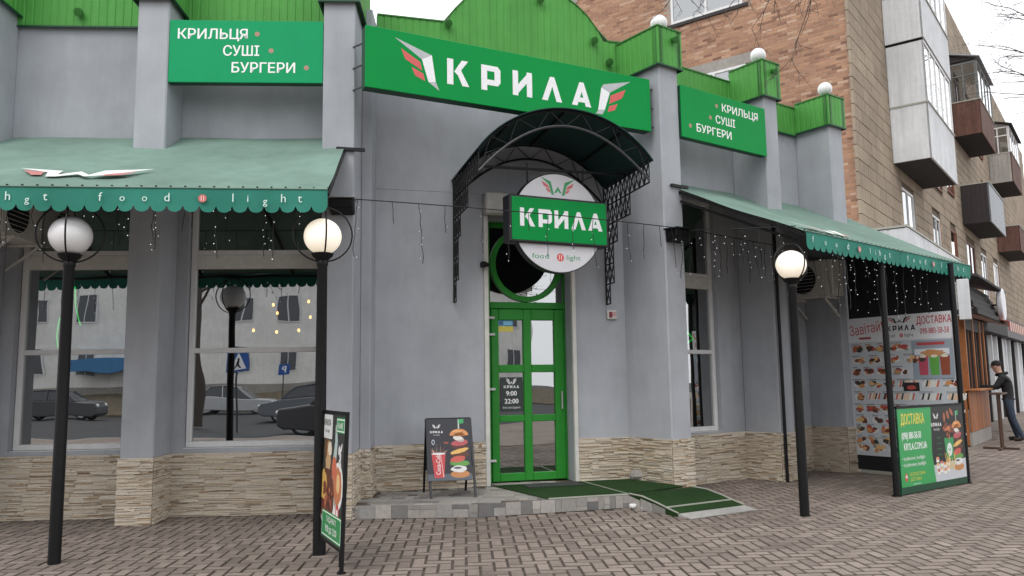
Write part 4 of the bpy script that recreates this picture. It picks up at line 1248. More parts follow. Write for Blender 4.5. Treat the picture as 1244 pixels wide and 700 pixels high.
pr.disc(.24, .66, .10, (198, 160, 110), 2, .12, wob=.15).disc(.30, .72, .06, (235, 222, 198), 2.5, .06, wob=.15).disc(.16, .72, .05, (120, 80, 48), 2.6, .08, wob=.2)
pr.disc(.60, .45, .17, (238, 238, 236), 2, .185).disc(.60, .45, .13, (196, 110, 58), 3, .145, wob=.06).disc(.62, .47, .06, (232, 186, 120), 4, .07, wob=.15)
pr.disc(.30, .30, .30, (235, 236, 234), 2, .23).disc(.26, .33, .24, (104, 50, 34), 3, .22, wob=.06).disc(.12, .42, .12, (214, 168, 72), 3.5, .12, wob=.08)
for i in range(26):
    a, r_ = random.uniform(0, 6.28), random.uniform(0, .18)
    pr.disc(.28 + r_ * math.cos(a), .33 + r_ * .8 * math.sin(a), random.uniform(.015, .05), random.choice(((150, 72, 46), (84, 38, 28), (182, 96, 56), (120, 58, 38))), 4 + i * .1, random.uniform(.012, .04), rot=a, wob=.15)
pr.poly([(.40, .60), (.52, .58), (.56, .80), (.50, .92), (.47, .92), (.47, .78)], (178, 198, 196), 3).disc(.47, .58, .08, (206, 96, 58), 3.5, .10, wob=.1)
for i in range(7):
    pr.disc(random.uniform(.58, .74), random.uniform(.60, .78), .016, (232, 232, 232), 3, .04, rot=random.uniform(-.6, .6))
pr.disc(.62, .24, .055, (206, 62, 52), 3, .08).disc(.62, .24, .03, (238, 232, 230), 4, .04)
pr.rect(.12, .02, .77, .23, (24, 142, 74), 5).rect(.13, .03, .76, .22, (225, 238, 228), 5.5).rect(.14, .04, .75, .21, (24, 142, 74), 6)
pr.text('СНІДАНКИ З', .445, .15, .042, (240, 245, 240), 7, .012, align='c', sx=.9).text('9:00 до 12:00', .445, .07, .055, (240, 245, 240), 7, .02, align='c', sx=.9)
pr.build('poster', lb)

# --- big menu panel closing the terrace
P3, PO2 = Vector((5.12, 12.20, 0)), Vector((5.955, 10.845, 0))
mw = thing('menu_board', 'tall white food menu on a black partition closing the right terrace', 'menu board', ((P3 + PO2) / 2))
Um = (PO2 - P3).normalized(); Nm = Um.cross(Zv); Lm = (PO2 - P3).length
def mp_(u, v, n_=0):
    return P3 + Um * u + Zv * v + Nm * n_
def slab(u0, u1, v0, v1, n0, n1):
    return MB().hexa([mp_(u0, v0, n0), mp_(u1, v0, n0), mp_(u1, v0, n1), mp_(u0, v0, n1), mp_(u0, v1, n0), mp_(u1, v1, n0), mp_(u1, v1, n1), mp_(u0, v1, n1)])
MB().prism([mp_(0, .05, -.03), mp_(Lm, .05, -.03), mp_(Lm, 2.86, -.03), mp_(0, 3.60, -.03)], Nm * .028).build('partition', board_black, mw)
slab(-.04, Lm, .262, 2.285, 0, .008).build('board', sign_white, mw)
pr = Print(mp_(-.04, .262, .0085), Um, Zv, .0007); wM, hM = Lm + .04, 2.023
pr.rect(0, 0, wM, hM, (198, 204, 210), 1).rect(0, hM - .36, wM, hM, (226, 228, 232), 1.5)
pr.text('Завітай!', .33, hM - .235, .15, (196, 44, 46), 3, rot=.10, align='c', sx=.72).rect(.20, hM - .32, .40, hM - .29, (170, 50, 50), 3)
pr.emblem(.865, hM - .075, .19, (30, 62, 46), (190, 60, 58), 3, ry=.085).word('КРИЛА', .88, hM - .225, .075, (30, 32, 34), 3).text('food', .66, hM - .315, .05, (90, 96, 98), 3).fork(.88, hM - .295, .028, 3).text('light', .93, hM - .315, .05, (90, 96, 98), 3, sx=1.2)
pr.text('ДОСТАВКА', 1.37, hM - .15, .105, (186, 30, 44), 3, .02, align='c', sx=.62).text('098-880-58-58', 1.37, hM - .29, .085, (186, 30, 44), 3, .01, align='c', sx=.60)
pr.rect(1.02, 1.10, wM - .02, hM - .38, (150, 164, 178), 1.8).rect(1.10, hM - .45, 1.5, hM - .41, (190, 60, 60), 2.4).rect(1.06, hM - .58, 1.56, hM - .50, (226, 230, 234), 2.4)
for (u, c) in ((1.12, (186, 62, 88)), (1.28, (92, 170, 62)), (1.43, (150, 70, 40))):
    pr.poly([(u, 1.16), (u + .12, 1.16), (u + .13, 1.42), (u - .01, 1.42)], c, 3).disc(u + .06, 1.42, .05, (232, 222, 200), 4, .02)
pr.disc(1.33, 1.46, .16, (200, 140, 80), 2.5, .05, wob=.2)
FOOD = ((176, 92, 46), (206, 138, 74), (132, 62, 36), (188, 60, 44), (222, 178, 108), (96, 58, 40), (150, 150, 140), (60, 64, 62))
random.seed(5)
rows_ = [1.50, 1.33, 1.16, .98, .80, .62, .46, .32, .16, .05]
for ri_, v in enumerate(rows_):
    u = .05
    while u < (1.0 if v > 1.1 else wM - .1):
        wd = random.uniform(.13, .26) if u < .6 else random.uniform(.24, .42)
        kind = random.random()
        pr.disc(u + wd / 2, v + .055, wd * .44, (226, 226, 222), 2, .045)
        if .75 < v < 1.05 and kind < .5:
            for q in range(7):
                a = u + wd * (.1 + .8 * q / 7)
                pr.poly([(a, v + .02), (a + .03, v + .02), (a + .055, v + .11), (a + .03, v + .11)], random.choice(((228, 228, 222), (206, 92, 60), (60, 60, 58), (232, 190, 150))), 3 + .1 * q)
        else:
            for q in range(8):
                pr.disc(u + wd * random.uniform(.2, .8), v + random.uniform(.03, .09), random.uniform(.022, .06), random.choice(FOOD), 3 + .1 * q, random.uniform(.016, .035), rot=random.uniform(-.5, .5), wob=.15)
        pr.rect(u + .01, v + .122, u + wd * .6, v + .133, (120, 126, 132), 2).rect(u + .01, v + .106, u + wd * .4, v + .112, (150, 155, 160), 2)
        u += wd + .025
for v in (1.10, .74, .26):
    pr.rect(.02, v, wM - .02, v + .006, (120, 128, 136), 2)
pr.rect(.86, .94, 1.10, 1.06, (44, 40, 40), 5).disc(.98, .99, .07, (190, 66, 50), 6, .03, wob=.1)
pr.build('poster', mw)
slab(.05, Lm - .03, .006, .05, -.02, .02).build('foot_rail', trim_pale, mw)

# --- low delivery board between the posts
Q1, Q2 = Vector((4.575, 9.715, 0)), Vector((5.93, 10.745, 0))
db = thing('delivery_board', 'low green and black delivery poster board between two black posts', 'board', ((Q1 + Q2) / 2))
Um = (Q2 - Q1).normalized(); Nm = Um.cross(Zv); Lm = (Q2 - Q1).length; P3 = Q1
slab(0, Lm, .015, 1.03, -.02, .0).build('panel', sign_edge, db)
b = MB(); b.bar(mp_(0, 1.035, -.01), mp_(Lm, 1.035, -.01), .03); b.build('top_rail', dark_metal, db)
pr = Print(mp_(0, 0, .0006), Um, Zv, .0007)
HB = 1.02
pr.rect(.01, .095, .80, HB, (24, 160, 78), 1).rect(.78, .095, Lm - .01, HB, (26, 28, 30), 1.2).poly([(.80, .095), (Lm - .01, .095), (Lm - .01, .34), (.83, .30)], (196, 200, 206), 1.6)
pr.poly([(.72, .095), (.86, .095), (.80, .45), (.84, HB), (.72, HB)], (24, 160, 78), 1.9)
pr.text('ДОСТАВКА', .08, .83, .125, (222, 214, 60), 3, .03, sx=.60).text('(098) 880-58-58', .08, .655, .085, (232, 240, 234), 3, .03, sx=.62).text('KRYLA.COM.UA', .12, .525, .085, (232, 240, 234), 3, .03, sx=.68)
pr.text('• krylakremin_foodlight', .06, .405, .045, (225, 238, 228), 3, .012, sx=.95).text('• krylakremen_foodlight', .06, .33, .045, (225, 238, 228), 3, .012, sx=.95)
pr.disc(.13, .205, .035, (206, 70, 40), 3, .05).disc(.13, .215, .018, (240, 240, 235), 4).text('БЕЗКОШТОВНА', .22, .215, .04, (222, 214, 60), 3, sx=.9).text('ДОСТАВКА', .22, .155, .04, (222, 214, 60), 3, sx=.9).rect(.28, .112, .48, .118, (220, 235, 225), 3)
pr.emblem(.96, .90, .075, (238, 238, 238), (238, 238, 238), 3, ry=.07).word('КРИЛА', .96, .775, .045, (240, 240, 240), 3).text('food light', .96, .725, .03, (225, 225, 225), 3, align='c')
for v in (.62, .55, .48, .41):
    pr.text('• меню', .93, v, .03, (30, 130, 80), 3)
burger(pr, 1.50, .20, .26, .66, 3)
pr.poly([(1.17, .34), (1.36, .34), (1.40, .62), (1.14, .62)], (34, 150, 82), 3).disc(1.27, .47, .07, (222, 232, 224), 4, .085).emblem(1.27, .47, .04, (34, 150, 82), (34, 150, 82), 5)
for i in range(10):
    pr.disc(1.27 + random.uniform(-.11, .11), .66 + random.uniform(-.02, .13), random.uniform(.03, .055), random.choice(((160, 76, 36), (196, 110, 54), (120, 54, 30))), 3.5 + .1 * i, .035, rot=random.uniform(-1, 1), wob=.12)
for i in range(3):
    pr.disc(1.18 + .1 * i, .88 + .03 * i, .03, (170, 90, 46), 3, .06, rot=.4 * i, wob=.1)
for i in range(26):
    u, v = 1.28 + random.uniform(-.14, .12), .20 + random.uniform(0, .14); a = random.uniform(.8, 2.2)
    pr.poly([(u, v), (u + .012, v + .004), (u + .1 * math.cos(a) + .012, v + .1 * math.sin(a)), (u + .1 * math.cos(a), v + .1 * math.sin(a))], random.choice(((232, 196, 92), (222, 178, 78), (240, 210, 120))), 4 + .05 * i)
for i in range(9):
    u, v = .90 + .09 * (i % 4) + random.uniform(-.01, .01), .18 + .075 * (i // 4) + .02 * (i % 2)
    pr.rect(u, v, u + .075, v + .06, (236, 232, 224), 4 + .1 * i).disc(u + .038, v + .05, .03, random.choice(((226, 130, 70), (206, 86, 60), (232, 176, 110))), 5 + .1 * i, .02)
pr.build('poster', db)

# ================================================================== AIR CONDITIONERS
def air_con(label, F, s, o_, z, yaw):
    p = F.P(s, o_, z); G = Fr(p.x, p.y, yaw); G.o.z = z
    t = thing('air_conditioner', label, 'air conditioner', p, 'outdoor air conditioner units')
    MB().box(G, -.40, .40, -.32, -.04, .0, .56).build('casing', pvc_warm, t, bevel=.015)
    MB().lathe(G.P(-.10, -.322, .28), [(.22, 0), (.22, -.006), (.20, -.008)], 24, -G.n).build('fan_grille', dark_metal, t)
    b = MB()
    for q in range(9):
        b.bar(G.P(-.30, -.332, .08 + q * .05), G.P(.10, -.332, .08 + q * .05), .005)
    b.build('guard', pvc_warm, t)
    for s_ in (-.28, .28):
        b = MB(); b.bar(G.P(s_, 0, -.02), G.P(s_, -.40, -.02), .03); b.bar(G.P(s_, -.01, -.30), G.P(s_, -.36, -.03), .025); b.build('bracket', pvc_warm, t)
    return t
air_con('white air conditioner on brackets in the dark bay above the menu', FC, 3.71, .28, 2.62, 35.5 - 90)
air_con('white air conditioner under the left awning at the picture edge', FA, -.11 , -.28, 3.02, 3.43 + 90)

# ================================================================== INSIDE: pendant bulbs and neon
for k, (s, z) in enumerate(((2.263, 2.568), (2.323, 2.448), (2.765, 2.611), (2.792, 2.385), (1.991, 2.203), (2.317, 2.176), (2.631, 2.196))):
    t = thing('pendant_bulb', ('glowing bulb, upper left of the seven behind the second window', 'glowing bulb just below the upper left one behind the second window', 'glowing bulb, upper right of the seven behind the second window',
              'glowing bulb below the upper right one behind the second window', 'glowing bulb, lowest left of the seven behind the second window', 'small glowing bulb, middle of the lowest three behind the second window', 'glowing bulb, right of the lowest three behind the second window')[k], 'bulb', FA.P(s, 2.5, z), 'pendant bulbs inside the cafe')
    MB().tube([FA.P(s, 2.5, z + .07), FA.P(s, 2.5, 4.44)], .006, 5).build('flex', wire_m, t)
    MB().lathe(FA.P(s, 2.5, z), [(.012, .07), (.018, .05), (.018, .03)], 10).build('cap', dark_metal, t)
    MB().ball(FA.P(s, 2.5, z - .005), .020, 12, 8, 1.3).build('bulb', bulb_on, t, smooth=True)
nn_ = thing('neon_sign', 'green neon strokes glowing behind the far left window', 'neon sign', FA.P(.4, .5, 1.9))
MB().tube([FA.P(.425, .5, 2.60), FA.P(.44, .5, 2.40), FA.P(.475, .5, 2.24), FA.P(.51, .5, 2.14)], .007, 6).build('stroke', neon_m, nn_)
MB().tube([FA.P(.275, .5, 2.24), FA.P(.256, .5, 2.16), FA.P(.245, .5, 2.02), FA.P(.265, .5, 1.88)], .007, 6).build('stroke', neon_m, nn_)
n2 = thing('neon_arrow', 'small green neon arrow behind the right window', 'neon sign', FC.P(1.2, 1.0, 1.9))
MB().tube([FC.P(1.16, .78, 2.10), FC.P(1.32, .78, 1.98), FC.P(1.16, .78, 1.90)], .010, 6).build('stroke', neon_m, n2)

# ================================================================== SMALL LOOSE THINGS
def lump(name, label, cat, c, rx, ry, rz, mat, seed):
    rg = random.Random(seed); mb = MB(); n, m_ = 9, 6; i0 = []
    for j in range(m_ + 1):
        a = math.pi * j / m_
        for q in range(n):
            b_ = 2 * math.pi * q / n; f = rg.uniform(.75, 1.15)
            mb.v.append((c[0] + rx * f * math.sin(a) * math.cos(b_), c[1] + ry * f * math.sin(a) * math.sin(b_), max(c[2] - rz * .8, c[2] - rz * math.cos(a) * f)))
    for j in range(m_):
        for q in range(n):
            mb.f.append((j * n + q, j * n + (q + 1) % n, (j + 1) * n + (q + 1) % n, (j + 1) * n + q)); mb.c.append(None)
    o_ = mb.build(name, mat); tag(o_, label, cat)
    return o_
paper = M('white_paper', (.7, .7, .7), .8, .05)
lump('crumpled_paper', 'larger crumpled white paper at the foot of the step by the ramp', 'litter', (1.30, 9.06, .03), .05, .04, .03, paper, 1)
lump('crumpled_paper', 'smaller crumpled white paper beside the ramp side tiles', 'litter', (1.40, 8.98, .022), .035, .03, .022, paper, 2)
lump('loose_stone', 'grey rounded stone on the turf in the corner of the pier', 'stone', (1.56, 10.40, .20), .10, .07, .075, concrete, 3)

# ================================================================== APARTMENT BLOCK
random.seed(21)
ap = thing('apartment_block', 'tall brick apartment block with pale block front and balconies', 'building', (8.34, 18.95, 0))
H_AP, D_AP, L_AP = 17.0, 10.4, 46.0
WB = [(2.72, 4.85, 11.62, 13.3), (2.72, 4.55, 8.2, 9.90), (8.4, 10.4, 11.62, 13.3), (8.4, 10.4, 8.2, 9.9)]      # windows in the brick end wall (t along FE)
C0 = .30                                                       # the block starts a little along its front
FE.o = FD.P(C0, 0, 0)
WP = [(5.1, 6.75, 5.0, 6.95), (9.6, 11.0, 5.0, 6.85), (13.0, 14.2, 4.6, 6.85), (16.6, 18.7, 4.9, 6.85), (20.5, 22.3, 4.9, 6.85), (24.5, 26.2, 4.9, 6.85), (10.2, 12.0, 8.0, 10.3), (13.0, 14.6, 8.3, 10.3), (22.5, 24.2, 8.3, 10.3), (10.2, 12.0, 11.6, 13.8), (13.2, 14.6, 11.8, 13.8), (22.2, 24.0, 11.8, 13.8)]
core = MB()
core.hexa([FD.P(C0 + .12, .12, 0), FD.P(L_AP, .12, 0), FD.P(L_AP, D_AP, 0), FD.P(C0 + .12, D_AP, 0), FD.P(C0 + .12, .12, H_AP), FD.P(L_AP, .12, H_AP), FD.P(L_AP, D_AP, H_AP), FD.P(C0 + .12, D_AP, H_AP)])
core.build('wall_core', mortar, ap)
def hole(u, z, w_, h, holes, m_=.0):
    return any(u + w_ > a - m_ and u < b_ + m_ and z + h > c - m_ and z < d_ + m_ for a, b_, c, d_ in holes)
# FE: t runs away from the street corner, its outside is the -s side of the block -> outward = -FD.e
def ep(t, out, z):
    return FD.P(C0 + .12 - out, t, z)
bw, bh = .262, .078
one = MB().hexa([(0, 0, 0), (.249, 0, 0), (.249, .03, 0), (0, .03, 0), (0, 0, .066), (.249, 0, .066), (.249, .03, .066), (0, .03, .066)]).mesh('brick', brick)
half = one
field = MB(); nb = 0; r = 0; z = 3.6
end_wall = MB().hexa([ep(.0, .001, 0), ep(D_AP, .001, 0), ep(D_AP, .006, 0), ep(.0, .006, 0), ep(.0, .001, H_AP), ep(D_AP, .001, H_AP), ep(D_AP, .006, H_AP), ep(0, .006, H_AP)]).build('brick_wall', mortar, ap)
angE = math.atan2(FD.n.y, FD.n.x)
while z < 14.2:
    t = .0 if r % 2 else -bw / 2
    while t < 10.35:
        t0, t1 = max(t, 0), min(t + .25, 10.35)
        if t1 - t0 > .05 and not hole(t0, z, t1 - t0, .066, WB):
            dpt = .010 + random.uniform(-.002, .002)
            if t0 < 2.5 and 7.9 < z < 10.35 and nb < 300:
                # brick stands proud of the mortar; its face looks along -FD.e
                place('brick', one, end_wall, ep(t0, dpt, z), angE, ((t1 - t0) / .249, -.3, 1)); nb += 1
            else:
                i = len(field.v)
                field.v += [tuple(q) for q in (ep(t0, 0, z), ep(t1, 0, z), ep(t1, 0, z + .066), ep(t0, 0, z + .066), ep(t0, dpt, z), ep(t1, dpt, z), ep(t1, dpt, z + .066), ep(t0, dpt, z + .066))]
                for f in ((7, 6, 5, 4), (4, 5, 1, 0), (5, 6, 2, 1), (6, 7, 3, 2), (7, 4, 0, 3)):
                    field.f.append(tuple(i + q for q in f)); field.c.append(None)
        t += bw
    z += bh; r += 1
o = field.build('brick_field', brick, end_wall, kind='stuff')
# front: big blocks
front = MB().box(FD, C0 + .125, L_AP, .062, .118, 0, H_AP).build('block_wall', block_joint, ap)
oneb = MB().box(W0, 0, .78, 0, .07, 0, .328).mesh('wall_block', block)
angD = R(52.5); fieldb = MB(); nb = 0; z = 3.3; r = 0
while z < 16.6:
    s = C0 + (0 if r % 2 else -.4)
    while s < L_AP - 1:
        s0, s1 = max(s, C0), s + .80
        jj = random.choice((0, 0, .2, -.1))
        s1 += jj
        if s1 - s0 > .1 and not hole(s0, z, s1 - s0, .34, WP):
            o_ = random.uniform(-.004, .004)
            if s0 < 9 and nb < 300:
                place('wall_block', oneb, front, FD.P(s0 + .010, o_, z), angD, ((s1 - s0 - .020) / .78, 1, 1)); nb += 1
            else:
                fieldb.box(FD, s0 + .010, s1 - .010, o_, .07, z, z + .328)
        elif s1 - s0 > .1:
            for a, b_, c, d_ in WP:            # cut blocks beside an opening
                if z + .34 > c and z < d_:
                    if s0 < a < s1 and a - s0 > .06:
                        fieldb.box(FD, s0 + .006, a - .004, 0, .07, z, z + .328)
                    if s0 < b_ < s1 and s1 - b_ > .06:
                        fieldb.box(FD, b_ + .004, s1 - .006, 0, .07, z, z + .328)
        s = s1
    z += .347; r += 1
fieldb.build('block_field', block, front, kind='stuff')
def ap_window(F2, a, b_, c, d_, depth, parts=2, rev=False, fr_mat=pvc, dark=.25):
    P = F2
    def bx(mb, u0, u1, n0, n1, z0, z1):
        return mb.hexa([P(u0, n0, z0), P(u1, n0, z0), P(u1, n1, z0), P(u0, n1, z0), P(u0, n0, z1), P(u1, n0, z1), P(u1, n1, z1), P(u0, n1, z1)])
    fm = MB(); fw = .07
    bx(fm, a, b_, depth, depth - .06, c, c + fw); bx(fm, a, b_, depth, depth - .06, d_ - fw, d_)
    for k in range(parts + 1):
        x = a + (b_ - a - fw) * k / parts
        bx(fm, x, x + fw, depth, depth - .06, c + fw, d_ - fw)
    wn = fm.build('window', fr_mat, ap)
    for k in range(parts):
        x0, x1 = a + (b_ - a - fw) * k / parts + fw, a + (b_ - a - fw) * (k + 1) / parts
        MB().poly([P(x0, depth - .03, c + fw), P(x1, depth - .03, c + fw), P(x1, depth - .03, d_ - fw), P(x0, depth - .03, d_ - fw)]).build('pane', far_glass, wn)
    m_ = MB(); bx(m_, a + .02, b_ - .02, depth - .0345, depth - .037, c + .02, d_ - .02); m_.build('curtain', curtain, wn)
    return wn, bx
for a, b_, c, d_ in WB:
    wn, bx = ap_window(lambda u, n_, z: ep(u, n_ + .0, z), a, b_, c, d_, .045, 2)
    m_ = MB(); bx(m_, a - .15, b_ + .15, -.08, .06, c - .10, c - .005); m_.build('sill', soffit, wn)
    m_ = MB(); bx(m_, a - .35, b_ + .35, -.02, .032, d_ + .01, d_ + .30); m_.build('lintel', concrete, wn)
brown_frame = M('brown_window_frame', (0.16, 0.055, 0.03), .6, .2)
for k, (a, b_, c, d_) in enumerate(WP):
    wn, bx = ap_window(lambda u, n_, z: FD.P(u, -n_ + .0, z), a, b_, c, d_, -.012, 2 if b_ - a > 1.3 else 1, fr_mat=(pvc, pvc, brown_frame, brown_frame)[k % 4])
    m_ = MB(); bx(m_, b_ + .002, b_ + .05, -.04, .012, c, d_); m_.build('reveal_strip', (concrete, brick, brown_frame)[k % 3], wn)

# --- balconies: each its own thing hung on the front
def ribbed(b, F, s0, s1, o0, z0, z1, period, depth, axis='s'):
    """ribbed cladding slab along s (axis 's') at o0 or along o (axis 'o') at s=o0"""
    x = s0; k = 0
    while x < s1 - 1e-4:
        x1 = min(x + period, s1); d_ = 0 if k % 2 == 0 else depth
        w1 = x + (x1 - x) * .86
        if axis == 's':
            b.box(F, x, w1, o0, o0 + .05, z0, z1); b.box(F, w1, x1, o0 + depth, o0 + .05, z0, z1)
        else:
            b.box(F, o0, o0 + .05, x, w1, z0, z1); b.box(F, o0 + depth, o0 + .05, w1, x1, z0, z1)
        x = x1; k += 1
def balcony(label, s0, s1, z0, zr, dep, front, side, glaze=None, roof=None, period=.2, fscreen=None):
    t = thing('balcony', label, 'balcony', FD.P(s0, -dep, z0), 'balconies on the apartment block')
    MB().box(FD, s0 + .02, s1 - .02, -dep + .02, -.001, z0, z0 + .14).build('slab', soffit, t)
    b = MB(); ribbed(b, FD, -dep, -.01, s0, z0 - .01, zr, period, .010, 'o'); b.build('side_panel', side, t)
    b = MB(); ribbed(b, FD, s0, s1, -dep - .001, z0 - .012, zr, period, .010, 's'); b.build('front_panel', front, t)
    MB().box(FD, s1 - .05, s1, -dep + .06, -.01, z0, zr).build('side_panel', side, t)
    b = MB(); b.box(FD, s0 - .02, s1 + .02, -dep - .03, -dep + .05, zr + .001, zr + .05); b.box(FD, s0 - .02, s0 + .05, -dep + .051, -.01, zr + .001, zr + .05); b.build('rail', trim_pale if front is not brown_sheet else brown_sheet, t)
    if glaze:
        zt, n, side_glass, fm = glaze
        b = MB()
        for k in range(n + 1):
            x = s0 + (s1 - s0 - .06) * k / n
            b.box(FD, x, x + .06, -dep, -dep + .05, zr + .052, zt)
        b.box(FD, s0, s1, -dep - .001, -dep + .052, zt, zt + .07)
        if side_glass:
            for k in range(2):
                x = -dep + .06 + (dep - .12) * k / 2
                b.box(FD, s0, s0 + .05, x, x + .05, zr + .052, zt)
            b.box(FD, s0, s0 + .05, -.06, -.01, zr + .052, zt)
            b.box(FD, s0 - .001, s0 + .051, -dep + .053, -.01, zt, zt + .07)
            b.box(FD, s0 - .001, s0 + .051, -dep + .053, -.06, zr + (zt - zr) * .68, zr + (zt - zr) * .68 + .05)
        b.build('glazing_frame', fm, t)
        for k in range(n):
            x0, x1 = s0 + (s1 - s0 - .06) * k / n + .06, s0 + (s1 - s0 - .06) * (k + 1) / n
            MB().poly([FD.P(x0, -dep + .025, zr + .052), FD.P(x1, -dep + .025, zr + .052), FD.P(x1, -dep + .025, zt), FD.P(x0, -dep + .025, zt)]).build('pane', far_glass, t)
        if side_glass:
            MB().poly([FD.P(s0 + .025, -.06, zr + .052), FD.P(s0 + .025, -dep + .05, zr + .052), FD.P(s0 + .025, -dep + .05, zt), FD.P(s0 + .025, -.06, zt)]).build('pane', far_glass, t)
            MB().box(FD, s0 + .12, s0 + .16, -dep + .45, -.1, zr + .1, zt - .1).build('curtain', curtain, t)
        else:
            b = MB(); ribbed(b, FD, -dep, -.01, s0, zr + .052, zt + .07, period, .010, 'o'); b.build('side_panel', side, t)
        MB().box(FD, s0 + .3, s1 - .3, -.02, -.015, zr, zt).build('inner_wall', concrete, t)
    if roof:
        zt, rm, over = roof
        MB().hexa([FD.P(s0 - over, -dep - over, zt), FD.P(s1 + over, -dep - over, zt), FD.P(s1 + over, -.005, zt + .35), FD.P(s0 - over, -.005, zt + .35),
                   FD.P(s0 - over, -dep - over, zt + .05), FD.P(s1 + over, -dep - over, zt + .05), FD.P(s1 + over, -.005, zt + .40), FD.P(s0 - over, -.005, zt + .40)]).build('roof', rm, t)
        MB().prism([FD.P(s0 + .01, -dep + .01, zt), FD.P(s0 + .01, -.01, zt), FD.P(s0 + .01, -.01, zt + .34)], FD.e * .03).build('gable', side if side is not red_brown else brown_sheet, t)
    return t
balcony('white sided balcony with glazed front above the kiosk roofs', 4.2, 8.35, 7.45, 9.02, 1.0, siding, siding, (10.78, 5, False, pvc), None, .14)
balcony('upper white balcony directly above the white glazed one', 4.15, 8.5, 10.93, 12.3, 1.02, siding, siding, (13.9, 5, True, pvc), (14.1, grey_sheet, .1), .14)
balcony('red brown tiled balcony with dark glazed top and sloping roof', 15.6, 19.6, 10.95, 12.30, 1.0, red_brown, red_brown, (13.85, 4, True, M('grey_frame', (0.16, 0.17, 0.17), .6)), (14.0, grey_sheet, .12), .33)
balcony('dark brown sheet balcony with pale front, lower of the two beyond the white ones', 16.05, 20.6, 7.45, 9.0, 1.0, grey_sheet, brown_sheet, None, None, .16)
balcony('grey weathered balcony with pale glazing, farthest of the upper row', 26.0, 30.2, 11.0, 12.45, 1.0, red_brown, weathered, (13.75, 4, True, pvc), (13.85, dark_wood, .15), .2)
balcony('dark red open balcony at the right picture edge, farthest of the lower row', 26.7, 31.2, 7.6, 8.85, 1.0, red_brown, red_brown, None, None, .25)

# ================================================================== WHITE SHOP EXTENSION, KIOSK
ex = thing('shop_extension', 'white clad shop extension at the foot of the apartment block', 'building', FD.P(-.8, -1.2, 0))
b = MB(); ribbed(b, FD, -1.15, 1.6, -.80, 2.4, 4.70, .36, .012, 'o'); b.build('side_wall', siding, ex)
b = MB(); ribbed(b, FD, -.80, 6.2, -1.2, 2.4, 4.71, 1.75, .004, 's'); b.build('front_wall', siding, ex)
MB().box(FD, -.82, 6.22, -1.22, 1.6, 4.72, 4.77).build('roof_edge', trim_pale, ex)
MB().box(FD, -.74, 6.15, -1.1, .02, 0, 2.4).build('base_wall', pvc_warm, ex)

ks = thing('wooden_kiosk', 'orange wooden food kiosk with serving window and dark slatted roof', 'kiosk', FD.P(-1.0, -1.3, 0))
K0, K1, KO = -1.67, 1.0, -2.28
x = KO + .05
while x < -1.25:                                              # side planks
    MB().box(FD, K0, K0 + .03, x, min(x + .135, -1.24), .02, 2.62).build('plank', wood, ks, bevel=.006); x += .142
MB().box(FD, K0 + .031, K0 + .06, KO + .05, -1.24, .02, 2.62).build('side_backing', dark_wood, ks)
x = K0 + .02
while x < K1:
    MB().box(FD, x, min(x + .21, K1), KO, KO + .03, .28, 1.10).build('plank', wood, ks, bevel=.006); x += .218
MB().box(FD, K0, K1, KO + .005, KO + .05, .0, .275).build('foot_board', concrete, ks)
for x in (K0 + .0, -.62, .35, K1 - .09):
    MB().box(FD, x, x + .09, KO - .012, KO + .07, 1.14, 2.62).build('post', wood, ks, bevel=.006)
MB().box(FD, K0 - .02, K1 + .02, KO - .20, KO + .06, 1.102, 1.138).build('counter', wood, ks, bevel=.006)
MB().box(FD, K0, K1, KO + .0, KO + .06, 2.35, 2.62).build('header', dark_wood, ks)
for a, b_ in ((K0 + .10, -.63), (-.52, .34), (.45, K1 - .1)):
    f = MB()
    f.box(FD, a, a + .04, KO + .02, KO + .06, 1.14, 2.35); f.box(FD, b_ - .04, b_, KO + .02, KO + .06, 1.14, 2.35); f.box(FD, (a + b_) / 2 - .02, (a + b_) / 2 + .02, KO + .02, KO + .06, 1.14, 2.35)
    wf = f.build('window_frame', dark_wood, ks)
    MB().poly([FD.P(a, KO + .04, 1.14), FD.P(b_, KO + .04, 1.14), FD.P(b_, KO + .04, 2.35), FD.P(a, KO + .04, 2.35)]).build('pane', far_glass, wf)
MB().box(FD, K0 + .05, K1, -1.30, -1.25, .05, 2.6).build('rear_wall', curtain, ks)
for k in range(5):                                            # stepped dark boards of the roof fascia
    z0 = 2.63 + k * .145; o_ = KO - .30 + k * .07
    MB().box(FD, K0 - .22, K1 + 1.3, o_, o_ + .06, z0, z0 + .115).build('roof_board', dark_wood, ks, bevel=.01)
    MB().box(FD, K0 - .24, K0 - .19, o_ + .061, -1.24, z0, z0 + .115).build('roof_board', dark_wood, ks)
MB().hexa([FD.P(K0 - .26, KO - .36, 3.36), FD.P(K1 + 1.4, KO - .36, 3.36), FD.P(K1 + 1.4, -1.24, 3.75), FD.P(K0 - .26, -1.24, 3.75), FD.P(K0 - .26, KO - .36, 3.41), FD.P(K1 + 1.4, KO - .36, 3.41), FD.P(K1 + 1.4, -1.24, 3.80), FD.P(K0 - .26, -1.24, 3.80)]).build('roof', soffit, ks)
sb_ = thing('white_sign_box', 'plain white box panel hanging beside the end of the right awning', 'sign', FD.P(-2.1, -2.35, 2.5))
MB().box(FD, -2.28, -2.16, -2.50, -2.30, 2.50, 3.30).build('panel', siding, sb_, bevel=.01)
MB().box(FD, -2.159, -1.62, -2.34, -2.30, 3.20, 3.24).build('arm', dark_metal, sb_)
ka = air_con('white air conditioner on the side of the wooden kiosk roof', FD, -1.90, -1.85, 2.72, 52.5 - 90)
rd = thing('round_sign', 'round white sign sticking out beyond the kiosk roof', 'sign', FD.P(1.75, -2.62, 2.75))
